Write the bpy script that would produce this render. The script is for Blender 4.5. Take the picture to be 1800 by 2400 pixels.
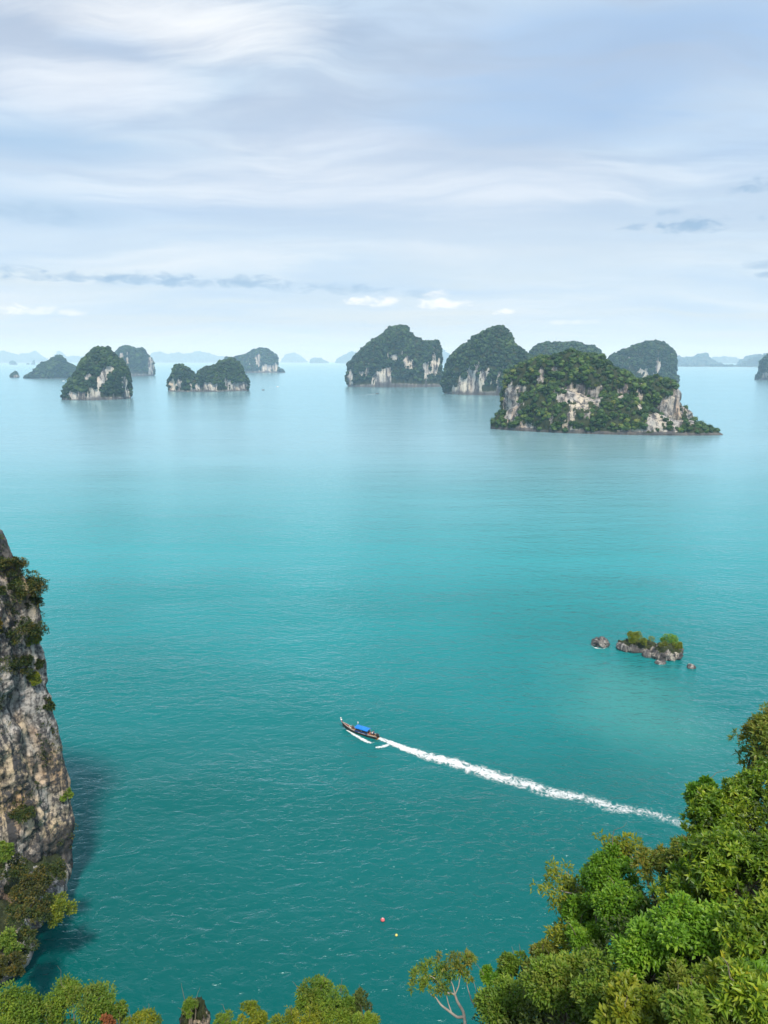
import bpy, math, random
import numpy as np
from mathutils import Vector, Matrix

# ------------------------------------------------------------------ clear
for o in list(bpy.data.objects):
    bpy.data.objects.remove(o)
SC = bpy.context.scene
COL = SC.collection

# ------------------------------------------------------------------ camera
FPX, CAMH, HORIZ = 1700.0, 105.0, 843.0            # focal length and horizon row, in pixels of the 1800 x 2400 photograph
PITCH = math.atan((1200.0 - HORIZ) / FPX)
cam_d = bpy.data.cameras.new('camera')
cam_d.sensor_fit = 'VERTICAL'; cam_d.sensor_height = 36.0; cam_d.lens = 36.0 * FPX / 2400.0
cam_d.clip_start = 0.1; cam_d.clip_end = 120000.0
cam = bpy.data.objects.new('camera', cam_d); COL.objects.link(cam)
cam.location = (0, 0, CAMH); cam.rotation_euler = (math.pi / 2 - PITCH, 0, 0)
SC.camera = cam

# ------------------------------------------------------------------ world: daylight sky under a thin veil of cloud
SUN_EL, SUN_AZ = math.radians(56), math.radians(170)   # azimuth clockwise from the view direction (+Y)
world = bpy.data.worlds.new('World'); SC.world = world; world.use_nodes = True

class NT:
    """small helper to write node trees"""
    def __init__(s, nt): s.nt = nt; s.n = nt.nodes; s.l = nt.links
    def node(s, typ, **kw):
        nd = s.n.new(typ)
        for k, v in kw.items(): setattr(nd, k, v)
        return nd
    def put(s, sock, v):
        if isinstance(v, bpy.types.NodeSocket): s.l.new(v, sock)
        elif v is not None: sock.default_value = v
    def math(s, op, a, b=None, c=None, clamp=False):
        nd = s.node('ShaderNodeMath', operation=op, use_clamp=clamp)
        s.put(nd.inputs[0], a)
        if b is not None: s.put(nd.inputs[1], b)
        if c is not None: s.put(nd.inputs[2], c)
        return nd.outputs[0]
    def vmath(s, op, a, b=None, scale=None):
        nd = s.node('ShaderNodeVectorMath', operation=op)
        s.put(nd.inputs[0], a)
        if b is not None: s.put(nd.inputs[1], b)
        if scale is not None: s.put(nd.inputs['Scale'], scale)
        return nd.outputs['Value'] if op in ('LENGTH', 'DOT_PRODUCT', 'DISTANCE') else nd.outputs['Vector']
    def comb(s, x, y, z):
        nd = s.node('ShaderNodeCombineXYZ')
        for i, v in enumerate((x, y, z)): s.put(nd.inputs[i], v)
        return nd.outputs[0]
    def sep(s, v):
        nd = s.node('ShaderNodeSeparateXYZ'); s.put(nd.inputs[0], v); return nd.outputs
    def map(s, v, scale=(1, 1, 1), rot=(0, 0, 0), loc=(0, 0, 0)):
        nd = s.node('ShaderNodeMapping'); s.put(nd.inputs['Vector'], v)
        nd.inputs['Scale'].default_value = scale; nd.inputs['Rotation'].default_value = rot; nd.inputs['Location'].default_value = loc
        return nd.outputs[0]
    def noise(s, v, scale, detail=3, rough=0.55, dist=0.0, out='Fac'):
        nd = s.node('ShaderNodeTexNoise')
        if v is not None: s.put(nd.inputs['Vector'], v)
        nd.inputs['Scale'].default_value = scale; nd.inputs['Detail'].default_value = detail
        nd.inputs['Roughness'].default_value = rough; nd.inputs['Distortion'].default_value = dist
        return nd.outputs[out]
    def ss(s, v, a, b, lo=0.0, hi=1.0):
        nd = s.node('ShaderNodeMapRange', interpolation_type='SMOOTHSTEP')
        s.put(nd.inputs['Value'], v); nd.inputs['From Min'].default_value = a; nd.inputs['From Max'].default_value = b
        nd.inputs['To Min'].default_value = lo; nd.inputs['To Max'].default_value = hi
        return nd.outputs[0]
    def mix(s, f, a, b):
        nd = s.node('ShaderNodeMix', data_type='RGBA')
        s.put(nd.inputs[0], f); s.put(nd.inputs[6], a if not isinstance(a, tuple) else (*a, 1)[:4]); s.put(nd.inputs[7], b if not isinstance(b, tuple) else (*b, 1)[:4])
        return nd.outputs[2]
    def ramp(s, f, stops):
        nd = s.node('ShaderNodeValToRGB'); s.put(nd.inputs[0], f); e = nd.color_ramp.elements
        while len(e) < len(stops): e.new(0.5)
        for el, (p, c) in zip(e, stops): el.position = p; el.color = (*c, 1)
        return nd.outputs[0]

def ray(px, py):
    x, y = (px - 900.0) / FPX, (1200.0 - py) / FPX
    cp, sp = math.cos(PITCH), math.sin(PITCH)
    v = np.array([x, cp + y * sp, -sp + y * cp]); return v / np.linalg.norm(v)

def azel(px, py):
    d = ray(px, py); return math.atan2(d[0], d[1]), math.asin(d[2])

world.cycles.sampling_method = 'MANUAL'; world.cycles.sample_map_resolution = 256
w = NT(world.node_tree)
for nd in list(w.n): w.n.remove(nd)
out = w.node('ShaderNodeOutputWorld'); bg = w.node('ShaderNodeBackground'); bg.inputs['Strength'].default_value = 0.1
w.l.new(bg.outputs[0], out.inputs[0])
sky = w.node('ShaderNodeTexSky', sky_type='NISHITA'); sky.sun_disc = False
sky.sun_elevation = SUN_EL; sky.sun_rotation = SUN_AZ; sky.altitude = 100; sky.air_density = 1.0; sky.dust_density = 1.5; sky.ozone_density = 2.0
tc = w.node('ShaderNodeTexCoord'); dvec = tc.outputs['Generated']
sx, sy, sz = w.sep(dvec)
saz = w.math('ABSOLUTE', sz)
el = w.math('ARCSINE', w.math('MINIMUM', saz, 1.0)); az = w.math('ARCTAN2', sx, sy)
den = w.math('ADD', saz, 0.16)
pl = w.comb(w.math('DIVIDE', sx, den), w.math('DIVIDE', sy, den), 0.0)          # the cloud sheet, seen in perspective
warp = w.noise(w.map(pl, (1, 1, 1)), 0.9, 3, out='Color')
plw = w.vmath('ADD', pl, w.vmath('SCALE', w.vmath('SUBTRACT', warp, (0.5, 0.5, 0.5)), scale=0.7))
n1 = w.noise(w.map(plw, (0.55, 1.0, 1), (0, 0, math.radians(24)), (3.7, 1.3, 0)), 0.9, 5, 0.5)
n2 = w.noise(w.map(plw, (0.35, 1.6, 1), (0, 0, math.radians(30)), (9.1, 4.2, 0)), 2.8, 9, 0.62)
veil = w.math('ADD', w.math('MULTIPLY', n1, 0.62), w.math('MULTIPLY', n2, 0.38))
veil = w.ss(veil, 0.36, 0.62)
veil = w.math('MULTIPLY', w.ss(veil, 0.0, 1.0, 0.45, 1.0), 1.0)
tone = w.noise(w.map(plw, (0.4, 1.3, 1), (0, 0, math.radians(12)), (1.1, 7.7, 0)), 1.3, 5, 0.55)
cloudcol = w.ramp(tone, [(0.30, (4.4, 5.9, 7.9)), (0.52, (5.6, 6.8, 8.1)), (0.72, (7.1, 7.8, 8.5))])
c = w.mix(veil, w.vmath('MULTIPLY', sky.outputs[0], (1.6, 1.35, 1.25)), cloudcol)
# broad tones of the cloud sheet: bluer to the upper right and in a band at the left, whiter across the middle and upper left
for (cx, cy, hw, hh, colr, op) in [(1400, 170, 620, 190, (2.8, 4.4, 7.0), .85), (1050, 280, 300, 60, (3.9, 5.4, 7.5), .5), (1000, 60, 250, 60, (4.8, 6.2, 8.2), .4), (100, 350, 420, 55, (3.2, 4.8, 6.9), .8), (100, 500, 220, 35, (3.7, 5.2, 7.0), .6), (430, 60, 420, 90, (8.8, 9.0, 9.2), .85), (180, 200, 320, 90, (7.9, 8.3, 8.9), .7),
        (900, 440, 900, 75, (7.6, 8.1, 8.8), .7), (800, 330, 260, 60, (6.9, 7.6, 8.7), .5), (250, 100, 160, 40, (4.6, 6.0, 8.0), .35)]:
    a0, e0 = azel(cx, cy); a1, _ = azel(cx + hw, cy); _, e1 = azel(cx, cy - hh)
    u = w.math('DIVIDE', w.math('SUBTRACT', az, a0), a1 - a0); v = w.math('DIVIDE', w.math('SUBTRACT', el, e0), e1 - e0)
    m = w.math('ADD', w.math('SUBTRACT', 1.0, w.math('ADD', w.math('MULTIPLY', u, u), w.math('MULTIPLY', v, v))), w.math('MULTIPLY', w.math('SUBTRACT', n2, 0.5), 3.2))
    c = w.mix(w.math('MULTIPLY', w.ss(m, -0.3, 1.6), op), c, colr)
# bright haze towards the horizon
hz = w.math('POWER', w.math('SUBTRACT', 1.0, saz, clamp=True), 16.0)
c = w.mix(w.math('MULTIPLY', hz, 0.85), c, (6.0, 7.0, 7.8))
# separate low clouds: (photo x, y, half width, half height, colour, opacity)
DARK, WHITE = (2.9, 4.3, 6.1), (9.0, 9.2, 9.3)
sn = w.noise(w.map(w.comb(az, el, 0.0), (42, 105, 1)), 1.0, 8, 0.62, 0.5)
for (cx, cy, hw, hh, colr, op) in [
        (450, 664, 480, 13, DARK, .45), (150, 648, 130, 15, DARK, .6), (40, 632, 70, 14, DARK, .5), (360, 655, 130, 19, DARK, .85), (580, 660, 85, 19, DARK, .75),
        (790, 680, 150, 13, DARK, .5), (1000, 688, 70, 16, DARK, .45), (60, 725, 90, 15, WHITE, .8), (165, 733, 45, 9, WHITE, .6),
        (870, 706, 75, 15, WHITE, .9), (1030, 712, 85, 15, WHITE, .9), (1025, 690, 38, 16, WHITE, .6), (1178, 732, 26, 11, WHITE, .8), (1340, 755, 75, 7, WHITE, .4),
        (1625, 527, 95, 22, DARK, .95), (1490, 532, 45, 11, DARK, .6), (1570, 497, 40, 13, DARK, .45), (1775, 435, 55, 20, DARK, .7), (1720, 448, 30, 14, DARK, .5),
        (1790, 510, 16, 8, DARK, .5), (1785, 620, 45, 16, DARK, .6), (1785, 645, 45, 9, DARK, .8), (80, 500, 160, 32, DARK, .25)]:
    a0, e0 = azel(cx, cy); a1, _ = azel(cx + hw, cy); _, e1 = azel(cx, cy - hh)
    u = w.math('DIVIDE', w.math('SUBTRACT', az, a0), a1 - a0); v = w.math('DIVIDE', w.math('SUBTRACT', el, e0), e1 - e0)
    r2 = w.math('ADD', w.math('MULTIPLY', u, u), w.math('MULTIPLY', v, v))
    m = w.math('ADD', w.math('SUBTRACT', 1.0, r2), w.math('MULTIPLY', w.math('SUBTRACT', sn, 0.5), 4.2))
    c = w.mix(w.math('MULTIPLY', w.ss(m, -0.1, 1.4), op), c, colr)
w.l.new(c, bg.inputs['Color'])

# ------------------------------------------------------------------ sun, softened by the veil
sd = bpy.data.lights.new('sun', 'SUN'); sd.energy = 3.9; sd.angle = math.radians(7); sd.color = (1.0, 0.93, 0.82)
sun = bpy.data.objects.new('sun', sd); COL.objects.link(sun)
sdir = Vector((math.sin(SUN_AZ) * math.cos(SUN_EL), math.cos(SUN_AZ) * math.cos(SUN_EL), math.sin(SUN_EL)))
sun.rotation_euler = sdir.to_track_quat('Z', 'Y').to_euler(); sun.location = (20, -80, 260)

# ------------------------------------------------------------------ exposure and render settings
SC.view_settings.view_transform = 'Standard'; SC.view_settings.look = 'None'
SC.view_settings.exposure = 0.22; SC.view_settings.gamma = 1.0; SC.view_settings.use_curve_mapping = False
SC.render.engine = 'CYCLES'; cy = SC.cycles
cy.use_denoising = True; cy.max_bounces = 5; cy.diffuse_bounces = 2; cy.glossy_bounces = 2; cy.transmission_bounces = 3
cy.volume_bounces = 1; cy.transparent_max_bounces = 6; cy.sample_clamp_indirect = 4.0; cy.sample_clamp_direct = 6.0; cy.caustics_reflective = False; cy.caustics_refractive = False

# ================================================================== helpers
random.seed(7); RNG = np.random.default_rng(7)

def _hash(ix, iy, iz):
    n = (ix * 374761393 + iy * 668265263 + iz * 2147483647) & 0xFFFFFFFF
    n = ((n ^ (n >> 13)) * 1274126177) & 0xFFFFFFFF
    n = ((n ^ (n >> 15)) * 2246822519) & 0xFFFFFFFF
    return ((n ^ (n >> 16)) & 0xFFFFFF) / float(0x7FFFFF) - 1.0

def vnoise(p):
    p = np.asarray(p, float); f0 = np.floor(p); i = f0.astype(np.int64); f = p - f0
    u = f * f * f * (f * (f * 6 - 15) + 10); r = 0.0
    for a in (0, 1):
        wa = u[..., 0] if a else 1 - u[..., 0]
        for b in (0, 1):
            wb = u[..., 1] if b else 1 - u[..., 1]
            for c_ in (0, 1):
                wc = u[..., 2] if c_ else 1 - u[..., 2]
                r = r + wa * wb * wc * _hash(i[..., 0] + a, i[..., 1] + b, i[..., 2] + c_)
    return r

def fbm(p, octv=4, gain=0.5, lac=2.03):
    p = np.asarray(p, float); r = 0.0; a = 1.0; t = 0.0
    for k in range(octv):
        r = r + a * vnoise(p + 17.3 * k); t += a; a *= gain; p = p * lac
    return r / t

def sstep(x, a, b):
    t = np.clip((x - a) / (b - a), 0, 1); return t * t * (3 - 2 * t)

def unit(v): return v / np.maximum(np.linalg.norm(v, axis=-1, keepdims=True), 1e-9)

def mesh_data(name, V, F, mat=None, smooth=False, attrs=None):
    V = np.asarray(V, np.float32); F = F if isinstance(F, list) and np.ndim(F[0]) == 2 else [F]
    F = [np.asarray(f, np.int32) for f in F if len(f)]
    me = bpy.data.meshes.new(name)
    loops = np.concatenate([f.ravel() for f in F]); tot = np.concatenate([np.full(len(f), f.shape[1], np.int32) for f in F])
    me.vertices.add(len(V)); me.vertices.foreach_set('co', V.ravel())
    me.loops.add(len(loops)); me.loops.foreach_set('vertex_index', loops)
    me.polygons.add(len(tot)); me.polygons.foreach_set('loop_start', np.concatenate([[0], np.cumsum(tot)[:-1]]).astype(np.int32))
    me.polygons.foreach_set('loop_total', tot)
    me.polygons.foreach_set('use_smooth', np.full(len(tot), bool(smooth)))
    for k, a in (attrs or {}).items():
        at = me.attributes.new(k, 'FLOAT', 'POINT'); at.data.foreach_set('value', np.asarray(a, np.float32))
    if mat: me.materials.append(mat)
    me.update(calc_edges=True); return me

def obj(name, me, parent=None, loc=None, label=None, cat=None, group=None, kind=None):
    o = bpy.data.objects.new(name, me); COL.objects.link(o)
    if parent: o.parent = parent
    if loc is not None: o.location = loc
    if label: o['label'] = label
    if cat: o['category'] = cat
    if group: o['group'] = group
    if kind: o['kind'] = kind
    return o

def empty(name, loc, label, cat, group=None, rotz=0.0):
    o = obj(name, None, None, loc, label, cat, group); o.rotation_euler = (0, 0, rotz); o.empty_display_size = 0.3; return o

class MB:
    """collects shapes into one mesh"""
    def __init__(s): s.V = []; s.F = {}; s.n = 0
    def add(s, V, F):
        V = np.asarray(V, float); F = np.asarray(F, int)
        s.V.append(V); s.F.setdefault(F.shape[1], []).append(F + s.n); s.n += len(V); return s
    def tube(s, P, R, k=6, cap=True):
        P = np.asarray(P, float); R = np.broadcast_to(np.asarray(R, float), (len(P),))
        T = unit(np.gradient(P, axis=0)); ref = np.array([0, 0, 1.0]) if abs(T[:, 2]).mean() < .9 else np.array([1.0, 0, 0])
        A = unit(np.cross(T, ref)); B = np.cross(T, A); th = np.arange(k) / k * 2 * math.pi
        V = P[:, None] + R[:, None, None] * (A[:, None] * np.cos(th)[None, :, None] + B[:, None] * np.sin(th)[None, :, None])
        i, j = np.meshgrid(np.arange(len(P) - 1), np.arange(k), indexing='ij'); a = i * k + j; b = i * k + (j + 1) % k
        s.add(V.reshape(-1, 3), np.stack([a, b, b + k, a + k], -1).reshape(-1, 4))
        if cap:
            for q, e in ((0, -1), (len(P) - 1, 1)):
                c0 = np.vstack([P[q], V[q]]); j = np.arange(k)
                s.add(c0, np.stack([np.zeros(k, int), 1 + j if e > 0 else 1 + (j + 1) % k, 1 + (j + 1) % k if e > 0 else 1 + j], -1))
        return s
    def box(s, c, d, rz=0.0):
        x, y, z = np.array(d) / 2; V = np.array([[a * x, b * y, e * z] for e in (-1, 1) for a, b in ((-1, -1), (1, -1), (1, 1), (-1, 1))])
        cs, sn_ = math.cos(rz), math.sin(rz); V = V @ np.array([[cs, sn_, 0], [-sn_, cs, 0], [0, 0, 1]]) + np.array(c)
        return s.add(V, [[0, 3, 2, 1], [4, 5, 6, 7], [0, 1, 5, 4], [1, 2, 6, 5], [2, 3, 7, 6], [3, 0, 4, 7]])
    def grid(s, V, close=False):
        n, m = V.shape[:2]; mm = m if close else m - 1
        i, j = np.meshgrid(np.arange(n - 1), np.arange(mm), indexing='ij'); a = i * m + j; b = i * m + (j + 1) % m
        return s.add(V.reshape(-1, 3), np.stack([a, b, b + m, a + m], -1).reshape(-1, 4))
    def lathe(s, prof, c=(0, 0, 0), k=14):
        th = np.arange(k) / k * 2 * math.pi; pr = np.array(prof, float)
        V = np.stack([pr[:, :1] * np.cos(th), pr[:, :1] * np.sin(th), np.repeat(pr[:, 1:], k, 1)], -1) + np.array(c)
        return s.grid(V, True)
    def mesh(s, name, mat, smooth=False): return mesh_data(name, np.concatenate(s.V), [np.concatenate(f) for f in s.F.values()], mat, smooth)

def ico(sub=0):
    import bmesh
    bm = bmesh.new(); bmesh.ops.create_icosphere(bm, subdivisions=sub + 1, radius=1.0)
    V = np.array([v.co[:] for v in bm.verts]); F = np.array([[v.index for v in f.verts] for f in bm.faces]); bm.free(); return V, F
ICO0, ICO1, ICO2, ICO3 = ico(0), ico(1), ico(2), ico(3)

def project(P):
    P = np.asarray(P, float) - np.array([0, 0, CAMH]); cp, sp = math.cos(PITCH), math.sin(PITCH)
    z = P[..., 1] * cp - P[..., 2] * sp; y = P[..., 1] * sp + P[..., 2] * cp
    return 900 + FPX * P[..., 0] / z, 1200 - FPX * y / z

def at(px, py, d): return np.array([0, 0, CAMH]) + ray(px, py) * d           # a point d metres from the eye
def sea_at(px, py, z=0.0):
    r = ray(px, py); return np.array([0, 0, CAMH]) + r * ((z - CAMH) / r[2])  # where that sight line meets the water
def at_y(px, py, y):
    r = ray(px, py); return np.array([0, 0, CAMH]) + r * (y / r[1])

# ================================================================== materials
def new_mat(name):
    m = bpy.data.materials.new(name); m.use_nodes = True; t = NT(m.node_tree); p = m.node_tree.nodes['Principled BSDF']; return m, t, p

def plain(name, colr, rough=0.6, metal=0.0, var=0.25, scale=8.0, spec=0.4):
    m, t, p = new_mat(name); co = t.node('ShaderNodeTexCoord').outputs['Object']
    n = t.noise(co, scale, 4); lo = tuple(x * (1 - var) for x in colr); hi = tuple(min(1, x * (1 + var)) for x in colr)
    t.l.new(t.ramp(n, [(0.3, lo), (0.7, hi)]), p.inputs['Base Color']); p.inputs['Roughness'].default_value = rough
    p.inputs['Metallic'].default_value = metal; p.inputs['Specular IOR Level'].default_value = spec; return m

def leaf_mat(name, stops, trans=0.35, rough=0.45, patch=None, pscale=0.6):
    """leaf colours drawn at random for each leaf; patch = (colour, amount) for sprigs of another hue"""
    m, t, p = new_mat(name)
    g = t.node('ShaderNodeNewGeometry'); oi = t.node('ShaderNodeObjectInfo'); at_ = t.node('ShaderNodeAttribute', attribute_name='tint')
    rnd = t.math('FRACT', t.math('ADD', g.outputs['Random Per Island'], oi.outputs['Random']))
    n = t.noise(g.outputs['Position'], pscale, 2)
    f = t.math('ADD', t.math('MULTIPLY', rnd, 0.55), t.math('MULTIPLY', t.ss(n, 0.3, 0.7), 0.45))
    f = t.math('ADD', f, t.math('MULTIPLY', at_.outputs['Fac'], 0.5), clamp=True)
    colr = t.ramp(f, stops)
    if patch:
        n2 = t.noise(g.outputs['Position'], pscale * 1.7, 2)
        colr = t.mix(t.math('MULTIPLY', t.ss(t.math('ADD', n2, t.math('MULTIPLY', rnd, 0.25)), 0.62, 0.8), patch[1]), colr, patch[0])
    t.l.new(colr, p.inputs['Base Color']); p.inputs['Roughness'].default_value = rough; p.inputs['Specular IOR Level'].default_value = 0.35
    tr = t.node('ShaderNodeBsdfTranslucent'); t.l.new(t.vmath('MULTIPLY', colr, (1.25, 1.35, 0.6)), tr.inputs[0])
    mx = t.node('ShaderNodeMixShader'); mx.inputs[0].default_value = trans
    t.l.new(p.outputs[0], mx.inputs[1]); t.l.new(tr.outputs[0], mx.inputs[2]); t.l.new(mx.outputs[0], t.n['Material Output'].inputs[0]); return m

def rock_mat(name, sc=1.0, warm=0.5, light=1.0, veg=True, bump=0.6, dk0=0.44, crack=0.0, hs=1.0):
    """weathered limestone: pale and ochre faces, dark runs of lichen, soil and moss where the mesh says plants root"""
    m, t, p = new_mat(name); pos = t.node('ShaderNodeNewGeometry').outputs['Position']
    streak = t.noise(t.map(pos, (0.16 * sc * hs, 0.16 * sc * hs, 0.022 * sc)), 1.0, 6, 0.62, 0.4)
    patchn = t.noise(t.map(pos, (0.045 * sc, 0.045 * sc, 0.03 * sc), loc=(5, 2, 1)), 1.0, 4, 0.55)
    fine = t.noise(pos, 0.8 * sc, 6, 0.65)
    pale = t.mix(t.ss(patchn, 0.42, 0.62), (0.40 * light, 0.385 * light, 0.36 * light), (0.54 * light, (0.54 - .12 * warm) * light, (0.50 - .24 * warm) * light))
    ochre = t.noise(t.map(pos, (0.06 * sc, 0.06 * sc, 0.04 * sc), loc=(9, 4, 3)), 1.0, 4)
    pale = t.mix(t.math('MULTIPLY', t.ss(ochre, 0.52, 0.68), 0.75 * warm), pale, (0.44 * light, 0.25 * light, 0.12 * light))
    dk = t.math('ADD', t.math('MULTIPLY', streak, 0.65), t.math('MULTIPLY', fine, 0.35))
    colr = t.mix(t.ss(dk, dk0, dk0 + 0.12), pale, (0.075, 0.073, 0.075))
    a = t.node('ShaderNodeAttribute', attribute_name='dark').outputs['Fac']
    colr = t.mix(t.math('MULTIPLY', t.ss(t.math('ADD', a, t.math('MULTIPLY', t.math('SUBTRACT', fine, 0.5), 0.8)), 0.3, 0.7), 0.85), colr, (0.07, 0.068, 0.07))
    if crack:
        vo = t.node('ShaderNodeTexVoronoi', feature='DISTANCE_TO_EDGE'); vo.inputs['Scale'].default_value = 1.0
        wv = t.vmath('ADD', t.map(pos, (0.28, 0.28, 0.10)), t.vmath('SCALE', t.noise(pos, 0.25, 3, out='Color'), scale=0.9)); t.l.new(wv, vo.inputs['Vector'])
        colr = t.mix(t.math('MULTIPLY', t.ss(vo.outputs['Distance'], 0.07, 0.0), crack), colr, (0.03, 0.028, 0.028))
    if veg:
        v = t.node('ShaderNodeAttribute', attribute_name='veg').outputs['Fac']
        vm = t.ss(t.math('ADD', v, t.math('MULTIPLY', t.math('SUBTRACT', fine, 0.5), 0.6)), 0.4, 0.6)
        colr = t.mix(vm, colr, t.ramp(fine, [(0.3, (0.022, 0.032, 0.014)), (0.7, (0.05, 0.06, 0.025))]))
    t.l.new(colr, p.inputs['Base Color']); p.inputs['Roughness'].default_value = 0.9; p.inputs['Specular IOR Level'].default_value = 0.2
    b = t.node('ShaderNodeBump'); b.inputs['Strength'].default_value = bump; b.inputs['Distance'].default_value = 1.2 / sc
    t.l.new(t.math('ADD', t.math('MULTIPLY', streak, 0.8), t.math('MULTIPLY', fine, 0.6)), b.inputs['Height']); t.l.new(b.outputs[0], p.inputs['Normal']); return m

M_ISLE = rock_mat('limestone_far', 0.55, 0.35, 1.1, dk0=.46); M_ISLE2 = rock_mat('limestone_island', 0.8, 0.5, 0.92, dk0=.45)
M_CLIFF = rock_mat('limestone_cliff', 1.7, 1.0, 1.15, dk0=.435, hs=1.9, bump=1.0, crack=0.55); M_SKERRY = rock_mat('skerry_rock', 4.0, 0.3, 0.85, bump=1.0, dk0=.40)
M_FOREST = leaf_mat('far_forest', [(0.0, (0.0063, 0.0203, 0.0091)), (0.5, (0.0187, 0.0479, 0.0156)), (1.0, (0.0525, 0.0986, 0.0234))], 0.12, 0.7, pscale=0.02)
M_TREE = leaf_mat('island_tree_leaves', [(0.0, (0.013, 0.039, 0.010)), (0.45, (0.039, 0.088, 0.018)), (0.8, (0.081, 0.150, 0.026)), (1.0, (0.156, 0.182, 0.034))], 0.2, 0.6, pscale=0.05)
M_BARK = plain('grey_bark', (0.16, 0.13, 0.10), 0.9, scale=6); M_PALE = plain('pale_bark', (0.28, 0.25, 0.215), 0.85, scale=5, var=0.35)
M_BROAD = leaf_mat('broad_leaves', [(0.0, (0.037, 0.093, 0.008)), (0.5, (0.118, 0.216, 0.016)), (0.85, (0.278, 0.373, 0.029)), (1.0, (0.471, 0.447, 0.039))], 0.32, 0.38, ((0.22, 0.14, 0.03), 0.15), 1.6)
M_OLIVE = leaf_mat('olive_leaves', [(0.0, (0.055, 0.097, 0.013)), (0.5, (0.138, 0.193, 0.026)), (1.0, (0.290, 0.290, 0.046))], 0.3, 0.45, ((0.24, 0.15, 0.03), 0.4), 1.5)
M_DENSE = leaf_mat('dense_leaves', [(0.0, (0.048, 0.126, 0.010)), (0.5, (0.101, 0.231, 0.016)), (1.0, (0.218, 0.357, 0.026))], 0.35, 0.45, pscale=1.2)
M_BRIGHT = leaf_mat('bright_leaves', [(0.0, (0.084, 0.193, 0.016)), (0.5, (0.168, 0.328, 0.026)), (1.0, (0.320, 0.447, 0.046))], 0.4, 0.42, pscale=1.5)
M_YELLOW = leaf_mat('yellow_green_leaves', [(0.0, (0.076, 0.129, 0.012)), (0.5, (0.183, 0.237, 0.020)), (1.0, (0.366, 0.345, 0.030))], 0.4, 0.45, pscale=1.5)
M_SMALL = leaf_mat('small_leaves', [(0.0, (0.059, 0.126, 0.013)), (0.5, (0.134, 0.231, 0.021)), (1.0, (0.270, 0.342, 0.036))], 0.35, 0.5, ((0.18, 0.16, 0.04), 0.4), 1.1)
M_GOLD = leaf_mat('golden_leaves', [(0.0, (0.02, 0.035, 0.008)), (0.6, (0.075, 0.085, 0.014)), (1.0, (0.26, 0.16, 0.02))], 0.35, 0.5, pscale=0.5)
M_MIXED = leaf_mat('cliff_shrub_leaves', [(0.0, (0.016, 0.034, 0.008)), (0.5, (0.038, 0.068, 0.012)), (1.0, (0.095, 0.125, 0.022))], 0.3, 0.55, ((0.2, 0.14, 0.025), 0.5), 0.35)
M_DRY = leaf_mat('dry_leaves', [(0.0, (0.10, 0.04, 0.02)), (1.0, (0.34, 0.12, 0.04))], 0.3, 0.6)
M_UNDER = leaf_mat('undergrowth_leaves', [(0.0, (0.028, 0.048, 0.013)), (0.6, (0.062, 0.097, 0.018)), (1.0, (0.110, 0.138, 0.026))], 0.25, 0.6, pscale=0.7)

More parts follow.
